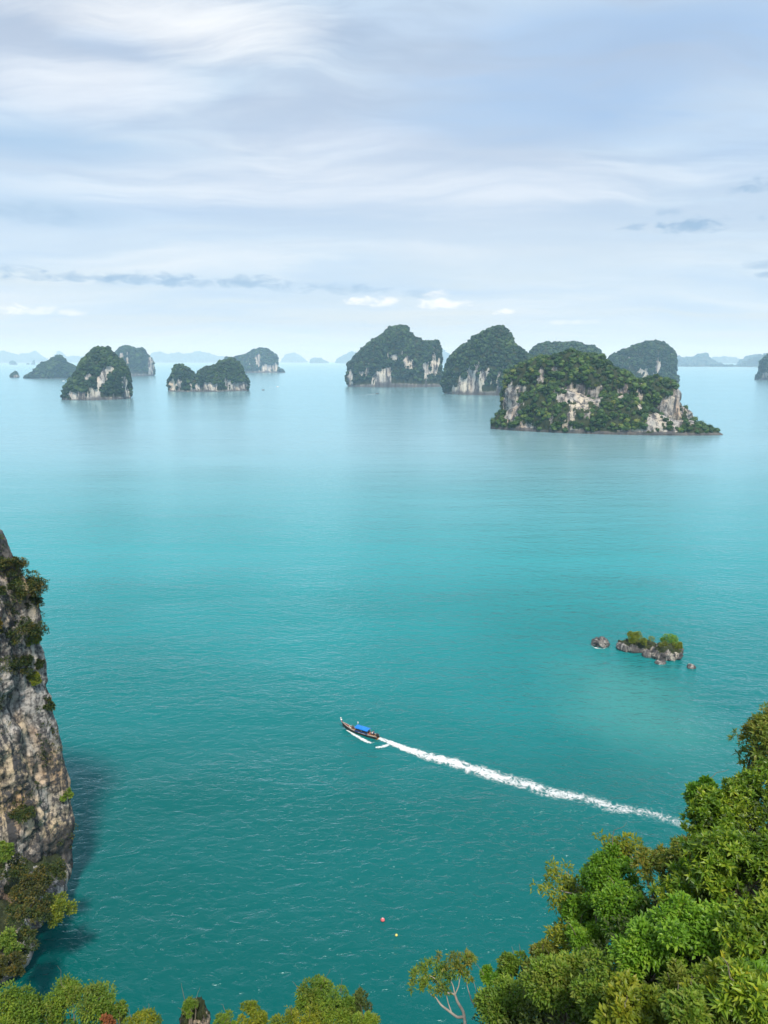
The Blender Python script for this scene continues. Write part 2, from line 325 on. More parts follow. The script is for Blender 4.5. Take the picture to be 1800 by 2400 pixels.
def sea_mat():
    m, t, p = new_mat('sea_water'); pos = t.node('ShaderNodeNewGeometry').outputs['Position']
    y = t.sep(pos)[1]
    wind = t.math('MULTIPLY', t.ss(y, 200.0, 850.0, 0.86, 0.15), t.ss(t.noise(t.map(pos, (0.0016, 0.006, 1), (0, 0, 0.12)), 1.0, 4, 0.6), 0.34, 0.66, 0.40, 1.35))
    s1 = t.noise(t.map(pos, (0.16, 0.27, 1), (0, 0, 0.22)), 1.0, 2, 0.5, 0.4)
    s0 = t.noise(t.map(pos, (0.018, 0.06, 1), (0, 0, 0.08)), 1.0, 2, 0.5)
    s2 = t.noise(t.map(pos, (0.38, 0.62, 1), (0, 0, -0.16)), 1.0, 3, 0.55, 0.6)
    s3 = t.noise(t.map(pos, (0.9, 1.6, 1), (0, 0, 0.2)), 1.0, 3, 0.6, 0.5)
    ridged = t.math('SUBTRACT', 1.0, t.math('ABSOLUTE', t.math('MULTIPLY', t.math('SUBTRACT', s2, 0.5), 2.6)))
    h = t.math('ADD', t.math('ADD', t.math('MULTIPLY', s0, 1.8), t.math('MULTIPLY', s1, 1.5)), t.math('ADD', t.math('MULTIPLY', ridged, 0.22), t.math('ADD', t.math('MULTIPLY', s2, 0.85), t.math('MULTIPLY', s3, 0.26))))
    h = t.math('MULTIPLY', h, wind)
    b = t.node('ShaderNodeBump'); b.inputs['Strength'].default_value = 1.0; b.inputs['Distance'].default_value = 1.0
    t.l.new(h, b.inputs['Height'])
    # water colour: deep by the headland to sandy bay, with vignette darkening painted in
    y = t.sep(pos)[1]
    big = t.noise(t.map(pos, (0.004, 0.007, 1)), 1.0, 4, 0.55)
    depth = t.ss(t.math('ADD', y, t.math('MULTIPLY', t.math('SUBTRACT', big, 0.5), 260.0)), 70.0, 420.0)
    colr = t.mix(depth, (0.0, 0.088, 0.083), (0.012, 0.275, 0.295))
    colr = t.mix(t.ss(y, 240.0, 1000.0), colr, (0.22, 0.38, 0.43))  # base colour pales with distance, painting in the silvery sky reflection
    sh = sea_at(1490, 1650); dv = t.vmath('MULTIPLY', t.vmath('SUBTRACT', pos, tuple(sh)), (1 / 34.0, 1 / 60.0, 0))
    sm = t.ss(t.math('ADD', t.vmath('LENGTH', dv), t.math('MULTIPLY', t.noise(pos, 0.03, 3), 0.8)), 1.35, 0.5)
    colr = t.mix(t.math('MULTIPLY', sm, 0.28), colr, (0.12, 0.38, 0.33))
    # light from within the water does not follow the ripples; the mirrored sky does
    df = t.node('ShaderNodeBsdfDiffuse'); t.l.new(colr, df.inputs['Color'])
    gl = t.node('ShaderNodeBsdfGlossy'); gl.inputs['Roughness'].default_value = 0.2; t.l.new(b.outputs[0], gl.inputs['Normal']); gl.inputs['Color'].default_value = (0.70, 0.95, 1, 1)
    fr = t.node('ShaderNodeFresnel'); fr.inputs['IOR'].default_value = 1.333; t.l.new(b.outputs[0], fr.inputs['Normal'])
    mx = t.node('ShaderNodeMixShader'); t.l.new(fr.outputs[0], mx.inputs[0]); t.l.new(df.outputs[0], mx.inputs[1]); t.l.new(gl.outputs[0], mx.inputs[2])
    t.n.remove(p); t.l.new(mx.outputs[0], t.n['Material Output'].inputs[0])
    return m

# ================================================================== setting: sea
SEA_R = 30000.0
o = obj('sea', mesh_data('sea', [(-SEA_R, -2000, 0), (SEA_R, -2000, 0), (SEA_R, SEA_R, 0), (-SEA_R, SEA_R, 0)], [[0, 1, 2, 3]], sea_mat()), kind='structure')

# ================================================================== leaf geometry
def leaf_geo(P, D, L, W, fold=0.18, droop=0.15, up=None):
    """one creased leaf of four triangles at each point: P base, D direction"""
    n = len(P); D = unit(D); L = np.broadcast_to(L, (n,))[:, None]; W = np.broadcast_to(W, (n,))[:, None]
    r = RNG.normal(size=(n, 3)) * 0.35 + (np.array([0, 0, 1.0]) if up is None else up)
    S = unit(np.cross(D, r)); N = np.cross(S, D)
    a = P; l = P + D * L * .48 - S * W * .5 + N * W * fold; r_ = P + D * L * .48 + S * W * .5 + N * W * fold
    mid = P + D * L * .5; tip = P + D * L - N * L * droop
    V = np.stack([a, l, r_, mid, tip], 1).reshape(-1, 3); b = np.arange(n)[:, None] * 5
    F = np.concatenate([b + np.array([0, 3, 1]), b + np.array([0, 2, 3]), b + np.array([1, 3, 4]), b + np.array([3, 2, 4])])
    return V, F

def sphere_dirs(n, zmin=-1.0):
    z = RNG.uniform(zmin, 1, n); th = RNG.uniform(0, 2 * math.pi, n); r = np.sqrt(np.maximum(0, 1 - z * z)); return np.stack([r * np.cos(th), r * np.sin(th), z], -1)

def crown_clumps(c, rad, k, jitter=0.62, cr=(0.32, 0.5)):
    d = sphere_dirs(k, -0.55); rr = RNG.uniform(0.35, 1, k)[:, None] ** 0.5
    C = np.asarray(c) + d * rr * np.asarray(rad) * jitter + RNG.normal(size=(k, 3)) * np.asarray(rad) * 0.10
    return C, RNG.uniform(cr[0], cr[1], k) * float(np.mean(rad))

def leaf_cloud(C, R, per, L, W, out=0.7, squash=0.85):
    """leaves near the skin of every clump, pointing outwards and up"""
    k = len(C); idx = np.repeat(np.arange(k), per); d = sphere_dirs(len(idx), -0.75)
    rr = RNG.uniform(0.35, 1.0, len(idx)) ** 0.6 * np.where(RNG.uniform(size=len(idx)) < .14, RNG.uniform(1.0, 1.45, len(idx)), 1.0)
    P = C[idx] + d * (R[idx] * rr)[:, None] * np.array([1, 1, squash])
    P += 0.10 * R[idx][:, None] * np.stack([vnoise(P * 3 + s) for s in (0, 31, 67)], -1)
    D = d * out + RNG.normal(size=d.shape) * 0.55 + np.array([0, 0, 0.12])
    s = RNG.uniform(0.7, 1.25, len(idx)); return leaf_geo(P, D, L * s, W * s)

def rosettes(C, R, per, L, W, nl=9):
    nl = random.choice((7, 8, 9, 11))
    k = len(C); idx = np.repeat(np.arange(k), per); d = unit(sphere_dirs(len(idx), -0.35) + np.array([0, -0.25, 0.25]))
    P = C[idx] + d * (R[idx] * RNG.uniform(0.7, 1.05, len(idx)))[:, None]
    A = unit(d + RNG.normal(size=d.shape) * 0.35 + np.array([0, 0, 0.5])); n = len(P)
    X = unit(np.cross(A, RNG.normal(size=A.shape))); Y = np.cross(A, X)
    th = (np.arange(nl) * 2.399)[None] + RNG.uniform(0, 6.28, n)[:, None]; inc = np.linspace(0.35, 1.35, nl)[None] + RNG.normal(size=(n, nl)) * 0.14
    D = A[:, None] * np.cos(inc)[..., None] + (X[:, None] * np.cos(th)[..., None] + Y[:, None] * np.sin(th)[..., None]) * np.sin(inc)[..., None]
    s = RNG.uniform(0.5, 1.3, n)[:, None] * RNG.uniform(0.75, 1.15, (n, nl)); up = np.repeat(A[:, None], nl, 1).reshape(-1, 3)
    return np.repeat(P[:, None], nl, 1).reshape(-1, 3), D.reshape(-1, 3), (L * s).ravel(), (W * s).ravel(), up

def bent(a, b, n=7, wob=0.12, sag=0.0):
    a = np.asarray(a, float); b = np.asarray(b, float); t = np.linspace(0, 1, n)[:, None]; L = np.linalg.norm(b - a)
    off = np.stack([fbm(np.concatenate([t * 2.2, np.full_like(t, s), np.full_like(t, float(a[0] * 3.1 + b[1]))], 1), 2) for s in (1.5, 7.7, 13.1)], -1)
    return a + (b - a) * t + off * wob * L * np.sin(t * math.pi) + np.array([0, 0, -sag * L]) * (t * (1 - t))

def trunk_mesh(root, c, C, r0, mat, name='trunk', n=8):
    mb = MB(); fork = root + (np.asarray(c) - root) * 0.45
    mb.tube(bent(root, fork, 6, 0.1), np.linspace(r0, r0 * .7, 6), 8)
    for i in range(min(n, len(C))): mb.tube(bent(fork, C[i], 7, 0.16), np.linspace(r0 * .5, r0 * .10, 7), 5)
    for i in range(min(n // 2, len(C))):
        tip = C[i] + (C[i] - fork) * .18 + RNG.normal(size=3) * .12 * np.linalg.norm(C[i] - fork); mb.tube(bent(C[i], tip, 6, 0.25), np.linspace(r0 * .16, r0 * .05, 6), 4)
    return mb.mesh(name, mat, True)

# ================================================================== islands
def ground_frame(px, py):
    G = sea_at(px, py); d = np.array([G[0], G[1], 0]); D = np.linalg.norm(d); ev = d / D; eu = np.array([ev[1], -ev[0], 0.0]); return D, ev, eu

def loft_island(outline, base_py, dhalf, a=0.55, b=0.75, amp=8.0, freq=0.02, nu=170, nv=84, flute=1.0, dfloor=0.2, seed=0.0):
    """closed ridge whose crest follows the skyline outline, at its own distance and with its own depth"""
    cx = sum(p[0] for p in outline) / len(outline); Df, ev, eu = ground_frame(cx, base_py); Dc = Df + dhalf
    UZ = []
    for px, py in outline:
        r = ray(px, py); s = Dc / (r @ ev); p = np.array([0, 0, CAMH]) + r * s; UZ.append((p @ eu, max(p[2], 0.0)))
    UZ = np.array(UZ); UZ[0, 1] = UZ[-1, 1] = 0.0
    seg = np.concatenate([[0], np.cumsum(np.linalg.norm(np.diff(UZ, axis=0), axis=1))]); t = np.linspace(0, seg[-1], nu)
    u = np.interp(t, seg, UZ[:, 0]); z = np.interp(t, seg, UZ[:, 1])
    ker = np.array([1, 2, 3, 2, 1.0]) / 9; u[2:-2] = np.convolve(u, ker, 'valid'); z[2:-2] = np.convolve(z, ker, 'valid')
    jag = fbm(np.stack([t * freq * 2.6, t * 0 + seed * 3.3, t * 0], 1), 4); z = z * (1 + 0.05 * jag * np.minimum(1, z / (z.max() * .4)))
    tt = (u - u.min()) / (u.max() - u.min()); D = dhalf * np.maximum(np.sin(math.pi * np.clip(tt, 0, 1)), 0) ** 0.6; D = np.maximum(D, dfloor * dhalf * np.minimum(1, z / (z.max() * .3) + .15))
    ph = np.linspace(0, math.pi, nv); cph, sph = np.cos(ph), np.sin(ph)
    v = -D[:, None] * (np.sign(cph) * np.abs(cph) ** a)[None]; zz = z[:, None] * (np.maximum(sph, 0) ** b)[None]
    P = ev[None, None] * (Dc + v)[..., None] + eu[None, None] * np.repeat(u[:, None], nv, 1)[..., None]; P[..., 2] = zz
    N = np.cross(np.gradient(P, axis=1), np.gradient(P, axis=0)); N = unit(N); ctr = ev * Dc + eu * u.mean(); sgn = np.sign(((P - ctr) * N).sum(-1).mean()); N = N * sgn
    q = P + seed * 100; fl = fbm(q * np.array([freq * 2.2, freq * 2.2, freq * 0.35]), 4)
    gul = (1 - np.abs(fbm(q * np.array([freq * 1.3, freq * 1.3, freq * .25]) + 31, 3)) * 2.2).clip(0, 1) ** 3
    disp = 0.8 * amp * fbm(q * freq, 4) - 0.75 * amp * gul + 0.15 * amp + flute * amp * 0.7 * fl + amp * 0.6 * fbm(q * freq * 5, 3)
    wgt = sstep(P[..., 2], 0.0, 0.12 * z.max())
    Nd = N.copy(); Nd[..., 2] *= 0.45
    P = P + Nd * (disp * (0.25 + 0.75 * wgt))[..., None]
    P[..., 2] = np.where(zz <= 0.01, -3.0, P[..., 2]); P[0, :, 2] = P[-1, :, 2] = -3
    return P, z.max()

def grid_faces(n, m, off=0):
    i, j = np.meshgrid(np.arange(n - 1), np.arange(m - 1), indexing='ij'); a = i * m + j
    return np.stack([a, a + 1, a + m + 1, a + m], -1).reshape(-1, 4) + off

def tri_samples(V, F, wgt, n):
    A = V[F[:, 0]]; B = V[F[:, 1]]; Cc = V[F[:, 3]]; cr = np.cross(B - A, Cc - A); ar = np.linalg.norm(cr, axis=1); Nn = cr / np.maximum(ar, 1e-9)[:, None]
    pw = ar * wgt; pick = RNG.choice(len(F), n, p=pw / pw.sum()); a, b = RNG.uniform(0, 1, (2, n))[..., None]
    return A[pick] + (B[pick] - A[pick]) * a + (Cc[pick] - A[pick]) * b, Nn[pick]

def blobs(P, R, base, squash=0.8):
    bv, bf = base; n = len(P); k = len(bv)
    Vs = bv[None] * R[:, None, None] * np.array([1, 1, squash]) * (1 + RNG.uniform(-0.28, 0.28, (n, k))[..., None]); V = (P[:, None] + Vs).reshape(-1, 3)
    F = (np.arange(n)[:, None, None] * k + bf[None]).reshape(-1, 3); return V, F, np.repeat(RNG.uniform(-0.5, 0.5, n), k)

def make_island(name, label, lofts, cliffs, ntree, tsize, mat=None, bias=0.08, leafy=0, cat='island', dark_z=3.5):
    Vs, Fs, off, zm = [], [], 0, 0
    for L in lofts:
        P, zt = loft_island(**L); n, m = P.shape[:2]; Vs.append(P.reshape(-1, 3)); Fs.append(grid_faces(n, m, off)); off += n * m; zm = max(zm, zt)
    V = np.concatenate(Vs); F = np.concatenate(Fs)
    e1 = V[F[:, 1]] - V[F[:, 0]]; e2 = V[F[:, 3]] - V[F[:, 0]]; fn = unit(np.cross(e1, e2)); fn *= np.sign(fn[:, 2:] + 1e-6) ; steep = 1 - np.abs(fn[:, 2])
    st = np.zeros(len(V)); cnt = np.zeros(len(V))
    for k in range(4): np.add.at(st, F[:, k], steep); np.add.at(cnt, F[:, k], 1)
    st /= np.maximum(cnt, 1); px, py = project(V)
    f1 = 0.55 * fbm(V * np.array([.05, .05, .02]) * (8.0 / max(tsize, 3)), 4) + 0.75 * fbm(V * np.array([.13, .13, .03]) * (8.0 / max(tsize, 3)), 3)
    f2 = fbm(V * np.array([.35, .35, .11]) * (8.0 / max(tsize, 3)) + 60, 3); rock = np.zeros(len(V))
    for (cx, cy_, rx, ry) in cliffs:
        d = ((px - cx) / rx) ** 2 + ((py - cy_) / ry) ** 2; rock = np.maximum(rock, sstep(1.35 - d + 1.5 * f1 + 1.1 * f2, 0.0, 0.5))
    rock = np.maximum(rock, sstep(st + 0.9 * f1 + bias, 1.18, 1.4)); rock = np.maximum(rock, sstep(V[:, 2] + 3 * f1, dark_z + 1.5, dark_z - 1))
    dv_ = unit(V * np.array([1, 1, 0])); V = V + dv_ * (np.clip(rock, 0, 1) * sstep(V[:, 2], 2, 8) * tsize * 0.22)[:, None]
    veg = 1 - rock; dark = sstep(V[:, 2] + 2 * f1, dark_z * 2.0, dark_z * .8) * 1.0 + 0.35 * sstep(f1, -0.05, 0.4)
    isl = obj(name, mesh_data(name, V, [F], mat or M_ISLE, True, {'veg': veg, 'dark': dark}), label=label, cat=cat)
    # keep the trees to the slopes that face the bay and the crest
    fv = veg[F].mean(1); ctr = V[F].mean(1); Pn = np.cross(e1, e2); Dv = np.linalg.norm(ctr[:, :2], axis=1); crest = np.median(Dv)
    wt = np.where((fv > 0.5) & (ctr[:, 2] > 1.5), 1.0, 0.0) * np.where(Dv < crest + 60, 1.0, 0.12)
    if ntree:
        ntree = ntree if leafy else int(ntree * .85)
        P, Nn = tri_samples(V, F, wt, ntree); R = tsize * RNG.uniform(0.35, 1.0, ntree) * np.where(RNG.uniform(size=ntree) < .08, 1.45, 1.0) * (0.48 if leafy else 0.64)
        bv, bf, tint = blobs(P + np.array([0, 0, 1]) * (R * 0.3)[:, None], R, ICO0 if not leafy else ICO1)
        tint = tint + np.repeat(0.5 * fbm(P * 0.02, 2), len(tint) // ntree)
        if leafy:
            C = P + np.array([0, 0, 1]) * (R * 0.45)[:, None]; lv, lf = leaf_cloud(C, R * 1.05, leafy, tsize * 0.16, tsize * 0.12, 0.8, 0.9)
            lt = np.repeat(tint[::len(ICO1[0])], leafy * 5); bf = np.concatenate([bf, lf + len(bv)]); bv = np.concatenate([bv, lv]); tint = np.concatenate([tint, lt])
        obj('forest', mesh_data('forest', bv, [bf], M_TREE if leafy else M_FOREST, False, {'tint': tint}), parent=isl, kind='stuff')
    return isl, V, F, veg

# --- the near island on the right, with its forested apron
OUT_MAIN = [(1178, 1005), (1180, 960), (1184, 905), (1190, 872), (1215, 860), (1240, 848), (1290, 834), (1340, 830), (1385, 833), (1420, 845), (1438, 868), (1470, 876), (1488, 896), (1500, 890), (1540, 886), (1578, 895), (1595, 925), (1600, 950), (1618, 962), (1629, 985), (1632, 1008)]
OUT_APRON = [(1149, 1004), (1155, 985), (1168, 972), (1190, 962), (1225, 935), (1262, 912), (1300, 900), (1345, 918), (1390, 938), (1430, 925), (1470, 928), (1510, 950), (1545, 972), (1580, 985), (1620, 985), (1650, 1000), (1680, 1011), (1697, 1019)]
MAIN_CLIFFS = [(1200, 945, 22, 45), (1222, 912, 10, 10), (1345, 925, 42, 25), (1370, 955, 18, 24), (1400, 925, 14, 22), (1340, 970, 9, 26), (1460, 922, 12, 18), (1500, 925, 7, 32), (1575, 965, 32, 34), (1590, 935, 12, 24), (1535, 988, 16, 26), (1618, 975, 12, 22), (1270, 878, 6, 14), (1300, 866, 5, 9), (1228, 1006, 24, 10), (1350, 1010, 18, 6), (1480, 1010, 30, 5), (1560, 1012, 30, 5)]
main, MV, MF, Mveg = make_island('limestone_island', 'nearest large forested island with tan cliff faces and a low pointed right tip',
    [dict(outline=OUT_MAIN, base_py=1008, dhalf=62, a=0.5, b=0.62, amp=7, freq=0.022, nu=260, nv=130, seed=1), dict(outline=OUT_APRON, base_py=1018, dhalf=46, a=0.85, b=1.05, amp=4, freq=0.03, nu=240, nv=110, seed=2)],
    MAIN_CLIFFS, 1500, 9.5, M_ISLE2, 0.05, leafy=28)

make_island('limestone_island', 'broad domed green island with a lower right shoulder, alone in the middle distance',
    [dict(outline=[(815, 908), (815, 880), (817, 855), (830, 838), (850, 818), (880, 795), (905, 778), (935, 768), (950, 771), (962, 785), (975, 797), (1000, 800), (1022, 798), (1029, 815), (1030, 850), (1033, 880), (1040, 900), (1041, 906)], base_py=908, dhalf=110, a=0.6, b=0.6, amp=14, freq=0.010, seed=3)],
    [(890, 890, 16, 22), (910, 875, 10, 12), (955, 850, 14, 16), (925, 838, 10, 8), (1018, 855, 9, 22), (1000, 870, 8, 24), (820, 890, 6, 22), (845, 875, 7, 7), (940, 905, 90, 4), (868, 905, 20, 6), (860, 870, 5, 9)], 3600, 12)
make_island('limestone_island', 'tall peaked island with a bright white cliff streak at its foot',
    [dict(outline=[(1043, 927), (1043, 905), (1050, 870), (1056, 845), (1075, 822), (1100, 802), (1120, 787), (1138, 775), (1165, 765), (1180, 770), (1192, 790), (1210, 810), (1230, 830), (1250, 845), (1275, 862), (1290, 890), (1298, 920)], base_py=927, dhalf=115, a=0.6, b=0.62, amp=13, freq=0.011, seed=4)],
    [(1108, 895, 18, 36), (1090, 905, 12, 22), (1130, 885, 10, 22), (1145, 920, 40, 9), (1075, 918, 16, 9), (1175, 920, 18, 10), (1140, 870, 6, 10)], 3600, 11)
make_island('limestone_island', 'long low green ridge rising behind the nearest island',
    [dict(outline=[(1215, 905), (1225, 860), (1240, 830), (1255, 812), (1285, 801), (1310, 804), (1345, 806), (1385, 812), (1405, 826), (1420, 845), (1440, 870), (1455, 905)], base_py=905, dhalf=120, a=0.8, b=0.8, amp=12, freq=0.010, seed=5)], [], 2600, 13)
make_island('limestone_island', 'steep rounded green hill island rising at the right behind the nearest island',
    [dict(outline=[(1400, 898), (1412, 870), (1430, 840), (1455, 824), (1485, 813), (1510, 804), (1535, 801), (1555, 806), (1572, 818), (1583, 835), (1585, 860), (1583, 880), (1590, 890), (1592, 898)], base_py=898, dhalf=110, a=0.6, b=0.65, amp=11, freq=0.011, seed=6)],
    [(1505, 870, 12, 8), (1515, 885, 10, 8)], 3200, 12)
make_island('limestone_island', 'dome shaped island with a pale cliff scar, nearest on the left',
    [dict(outline=[(144, 938), (146, 925), (158, 905), (175, 880), (192, 855), (208, 835), (225, 823), (245, 822), (265, 828), (282, 845), (295, 870), (303, 895), (305, 915), (303, 932)], base_py=938, dhalf=80, a=0.6, b=0.62, amp=10, freq=0.014, seed=7)],
    [(242, 880, 10, 18), (232, 900, 6, 20), (258, 866, 8, 8), (295, 905, 9, 24), (215, 918, 12, 16), (190, 928, 40, 10), (250, 935, 55, 7), (205, 885, 8, 8), (170, 925, 14, 8)], 3000, 10)
make_island('limestone_island', 'low twin humped island left of centre with pale cliff feet',
    [dict(outline=[(394, 921), (395, 898), (403, 875), (417, 857), (430, 860), (448, 870), (458, 880), (470, 868), (485, 862), (502, 864), (512, 852), (528, 843), (545, 842), (562, 852), (572, 868), (580, 885), (585, 900), (586, 909)], base_py=918, dhalf=70, a=0.65, b=0.65, amp=9, freq=0.014, seed=8)],
    [(402, 905, 9, 16), (560, 904, 28, 7), (490, 905, 30, 8), (440, 918, 40, 4), (530, 895, 8, 10), (420, 900, 6, 14)], 2800, 11)
make_island('limestone_island', 'low triangular green island near the left edge',
    [dict(outline=[(55, 887), (62, 882), (75, 876), (90, 860), (98, 851), (108, 852), (122, 843), (138, 834), (146, 838), (155, 850), (170, 858), (185, 868), (192, 880), (194, 886)], base_py=887, dhalf=95, a=0.9, b=0.9, amp=10, freq=0.010, seed=9)], [], 1600, 17)
make_island('limestone_island', 'square block island with a reddish right cliff, behind the left dome island',
    [dict(outline=[(262, 882), (264, 850), (270, 830), (282, 817), (298, 815), (320, 818), (338, 822), (344, 836), (352, 834), (359, 842), (361, 882)], base_py=882, dhalf=120, a=0.5, b=0.5, amp=13, freq=0.009, seed=10)],
    [(284, 836, 5, 9), (300, 842, 5, 4), (353, 860, 7, 24), (310, 880, 40, 5)], 1700, 18)
make_island('limestone_island', 'bluish mesa island behind the twin humped island',
    [dict(outline=[(520, 874), (522, 845), (530, 837), (545, 839), (560, 836), (580, 830), (595, 820), (612, 817), (628, 820), (640, 830), (648, 832), (650, 862), (660, 868), (670, 873)], base_py=874, dhalf=130, a=0.55, b=0.6, amp=14, freq=0.008, seed=11)],
    [(625, 862, 16, 8), (645, 860, 5, 10), (605, 846, 6, 14)], 1500, 20)
make_island('limestone_island', 'dark steep islet cut off by the right edge, with a white cliff scar',
    [dict(outline=[(1767, 891), (1772, 884), (1780, 872), (1783, 850), (1790, 840), (1805, 830), (1830, 815), (1860, 830), (1880, 860), (1885, 891)], base_py=891, dhalf=80, a=0.6, b=0.62, amp=9, freq=0.012, seed=12)], [(1791, 880, 6, 9)], 1300, 12)
make_island('rock_islet', 'small dark rounded islet off the tip of the triangular island',
    [dict(outline=[(22, 885), (25, 879), (31, 874), (37, 873), (43, 879), (45, 884)], base_py=885, dhalf=45, a=0.7, b=0.7, amp=5, freq=0.02, nu=60, nv=40, seed=13)], [(38, 882, 8, 4)], 160, 12, cat='islet')
make_island('rock_islet', 'faint grey blue islet in the far water at the left edge',
    [dict(outline=[(23, 854), (25, 848), (29, 846), (35, 849), (40, 854)], base_py=854.5, dhalf=120, a=0.6, b=0.6, amp=12, freq=0.01, nu=60, nv=40, seed=14)], [], 120, 30, cat='islet')
make_island('rock_islet', 'tiny faint rock stack with a square tower, far left water',
    [dict(outline=[(72, 854.2), (74, 852), (77, 851), (77.5, 846), (81, 845.5), (82, 854.2)], base_py=854.5, dhalf=60, a=0.5, b=0.5, amp=6, freq=0.02, nu=60, nv=40, seed=15)], [], 60, 20, cat='islet')
make_island('rock_islet', 'tiny faint low rock beside the square stack, far left water',
    [dict(outline=[(62, 854.2), (64, 852), (67, 852), (69, 854.2)], base_py=854.5, dhalf=50, a=0.7, b=0.7, amp=5, freq=0.02, nu=40, nv=30, seed=16)], [], 40, 20, cat='islet')

# --- far hills and islands that fade into the air
def far(name, label, outline, base_py, dh, seed, n=300, cliffs=(), ts=45):
    make_island(name, label, [dict(outline=outline, base_py=base_py, dhalf=dh, a=0.8, b=0.8, amp=dh * .10, freq=0.0030, nu=110, nv=40, seed=seed)], list(cliffs), n, ts, cat='mountain' if name == 'far_mountains' else 'island')
far('far_mountains', 'faded blue mountain chain on the horizon at the far left', [(-160, 850), (-60, 824), (-20, 828), (6, 822), (28, 829), (42, 834), (52, 830), (70, 829), (82, 821), (92, 828), (104, 836), (118, 847), (125, 850)], 850.2, 700, 21)
far('far_mountains', 'faded blue pointed peaks behind the triangular island', [(112, 850), (124, 842), (130, 828), (138, 823), (147, 830), (155, 838), (172, 836), (200, 836), (215, 842), (235, 850)], 849.8, 800, 22)
far('far_mountains', 'faded pale ridge between the block island and the mesa island', [(345, 850), (356, 828), (372, 825), (392, 831), (415, 827), (440, 830), (465, 824), (490, 827), (508, 834), (525, 836), (540, 850)], 849.8, 800, 23)
far('far_mountains', 'very faint low ridge right of the mesa island', [(655, 850), (668, 832), (690, 826), (705, 834), (722, 850)], 849.5, 700, 24, 150)
far('far_island', 'small faded flat topped island left of the domed island', [(725, 850.8), (727, 843), (735, 839.5), (752, 839.5), (760, 846), (770, 847), (771, 850.8)], 851, 250, 25, 120, ts=35)
far('far_island', 'faded sloping island behind the left flank of the domed island', [(785, 850.8), (790, 843), (805, 832), (825, 825), (850, 826), (880, 836), (900, 850)], 851, 450, 26, 200)
far('far_island', 'faded rounded hill seen in the gap between the domed and peaked islands', [(1005, 851), (1020, 828), (1036, 819), (1050, 829), (1064, 838), (1080, 851)], 851.2, 350, 27, 150)
far('far_mountains', 'faded mountain with a craggy top on the right horizon', [(1575, 857), (1585, 836), (1592, 834), (1600, 841), (1620, 839), (1634, 832), (1650, 831), (1658, 835), (1664, 844), (1680, 850), (1695, 857)], 856.5, 450, 28)
far('far_mountains', 'palest ridge on the right horizon behind the craggy mountain', [(1640, 852), (1670, 838), (1700, 836), (1730, 842), (1760, 848), (1780, 852)], 851.5, 700, 29)
far('far_mountains', 'blue sloping headland rising towards the right edge', [(1728, 859), (1745, 848), (1765, 838), (1785, 833), (1800, 829), (1850, 815), (1950, 805), (2050, 859)], 859, 350, 30)
far('far_mountains', 'paler hill crest above the sloping headland at the right edge', [(1725, 856), (1740, 843), (1755, 835), (1772, 833), (1790, 838), (1810, 856)], 856, 450, 31)
far('far_shore', 'thin low line of far shore along the right horizon', [(1560, 859.5), (1575, 856.6), (1650, 856.4), (1740, 856.6), (1800, 857), (1900, 856), (1905, 859.5)], 859.6, 120, 32, 300, ts=30)

# --- single tree crowns that can be told apart on the near island
def tree_variant(i):
    C, R = crown_clumps((0, 0, 0.2), (1, 1, .72), 7, 0.62, (0.42, 0.62)); bv, bf, _ = blobs(C, R * .8, ICO0)
    lv, lf = leaf_cloud(C, R, 26, 0.30, 0.24, 0.8, 0.9); mb = MB(); mb.add(bv, bf); mb.add(lv, lf); mb.tube([(0, 0, -1.0), (0.05, 0, 0.1)], [.10, .05], 5)
    return mb.mesh('island_tree', M_TREE)
TV = [tree_variant(i) for i in range(6)]
ctr = MV[MF].mean(1); fpx, fpy = project(ctr); e1 = MV[MF[:, 1]] - MV[MF[:, 0]]; e2 = MV[MF[:, 3]] - MV[MF[:, 0]]
front = np.linalg.norm(ctr[:, :2], axis=1) < np.percentile(np.linalg.norm(ctr[:, :2], axis=1), 62)
wt = ((Mveg[MF].mean(1) > 0.6) & (ctr[:, 2] > 5) & front).astype(float) * np.where(fpy > 905, 1.0, 0.4)
TP, _ = tri_samples(MV, MF, wt, 230)
for k in range(230):
    o = obj('island_tree', TV[k % 6], label='rounded tree crown among the forest on the nearest large island', cat='tree', group='trees on the nearest island', loc=TP[k] + np.array([0, -0.5, 1.6]))
    s = random.uniform(3.2, 5.6); o.scale = (s, s, s * random.uniform(.8, 1.1)); o.rotation_euler = (0, 0, random.uniform(0, 6.28))

# ================================================================== headland cliff on the left
EDGE = [(-40, 1246), (4, 1262), (18, 1292), (34, 1325), (60, 1355), (82, 1395), (96, 1440), (100, 1500), (114, 1560), (122, 1620), (136, 1690), (145, 1740), (152, 1790), (163, 1830), (174, 1880), (182, 1925), (178, 1965), (168, 2010), (150, 2045), (128, 2065)]
YE = 128.0
ep = np.array([at_y(px + 10 - 2 * (py > 1560), py - 16 * (py < 1330), YE) for px, py in EDGE]); ez = ep[::-1, 2]; ex = ep[::-1, 0]
ez = np.concatenate([[-3, 2, 6], ez[ez > 8]]) if ez[0] < 8 else np.concatenate([[-3, 2], ez]); ex = np.concatenate([np.full(len(ez) - len(ex), ex[0] - 7.0), ex]) if len(ez) > len(ex) else ex[-len(ez):]
ez = np.append(ez, [ez[-1] + 1.5, 100.0]); ex = np.append(ex, [ex[-1] - 12, ex[-1] - 45])
nz, nt_ = 350, 200
zz = np.linspace(-3, 98, nz); xe = np.interp(zz, ez, ex); tt = np.linspace(-1, 1, nt_)
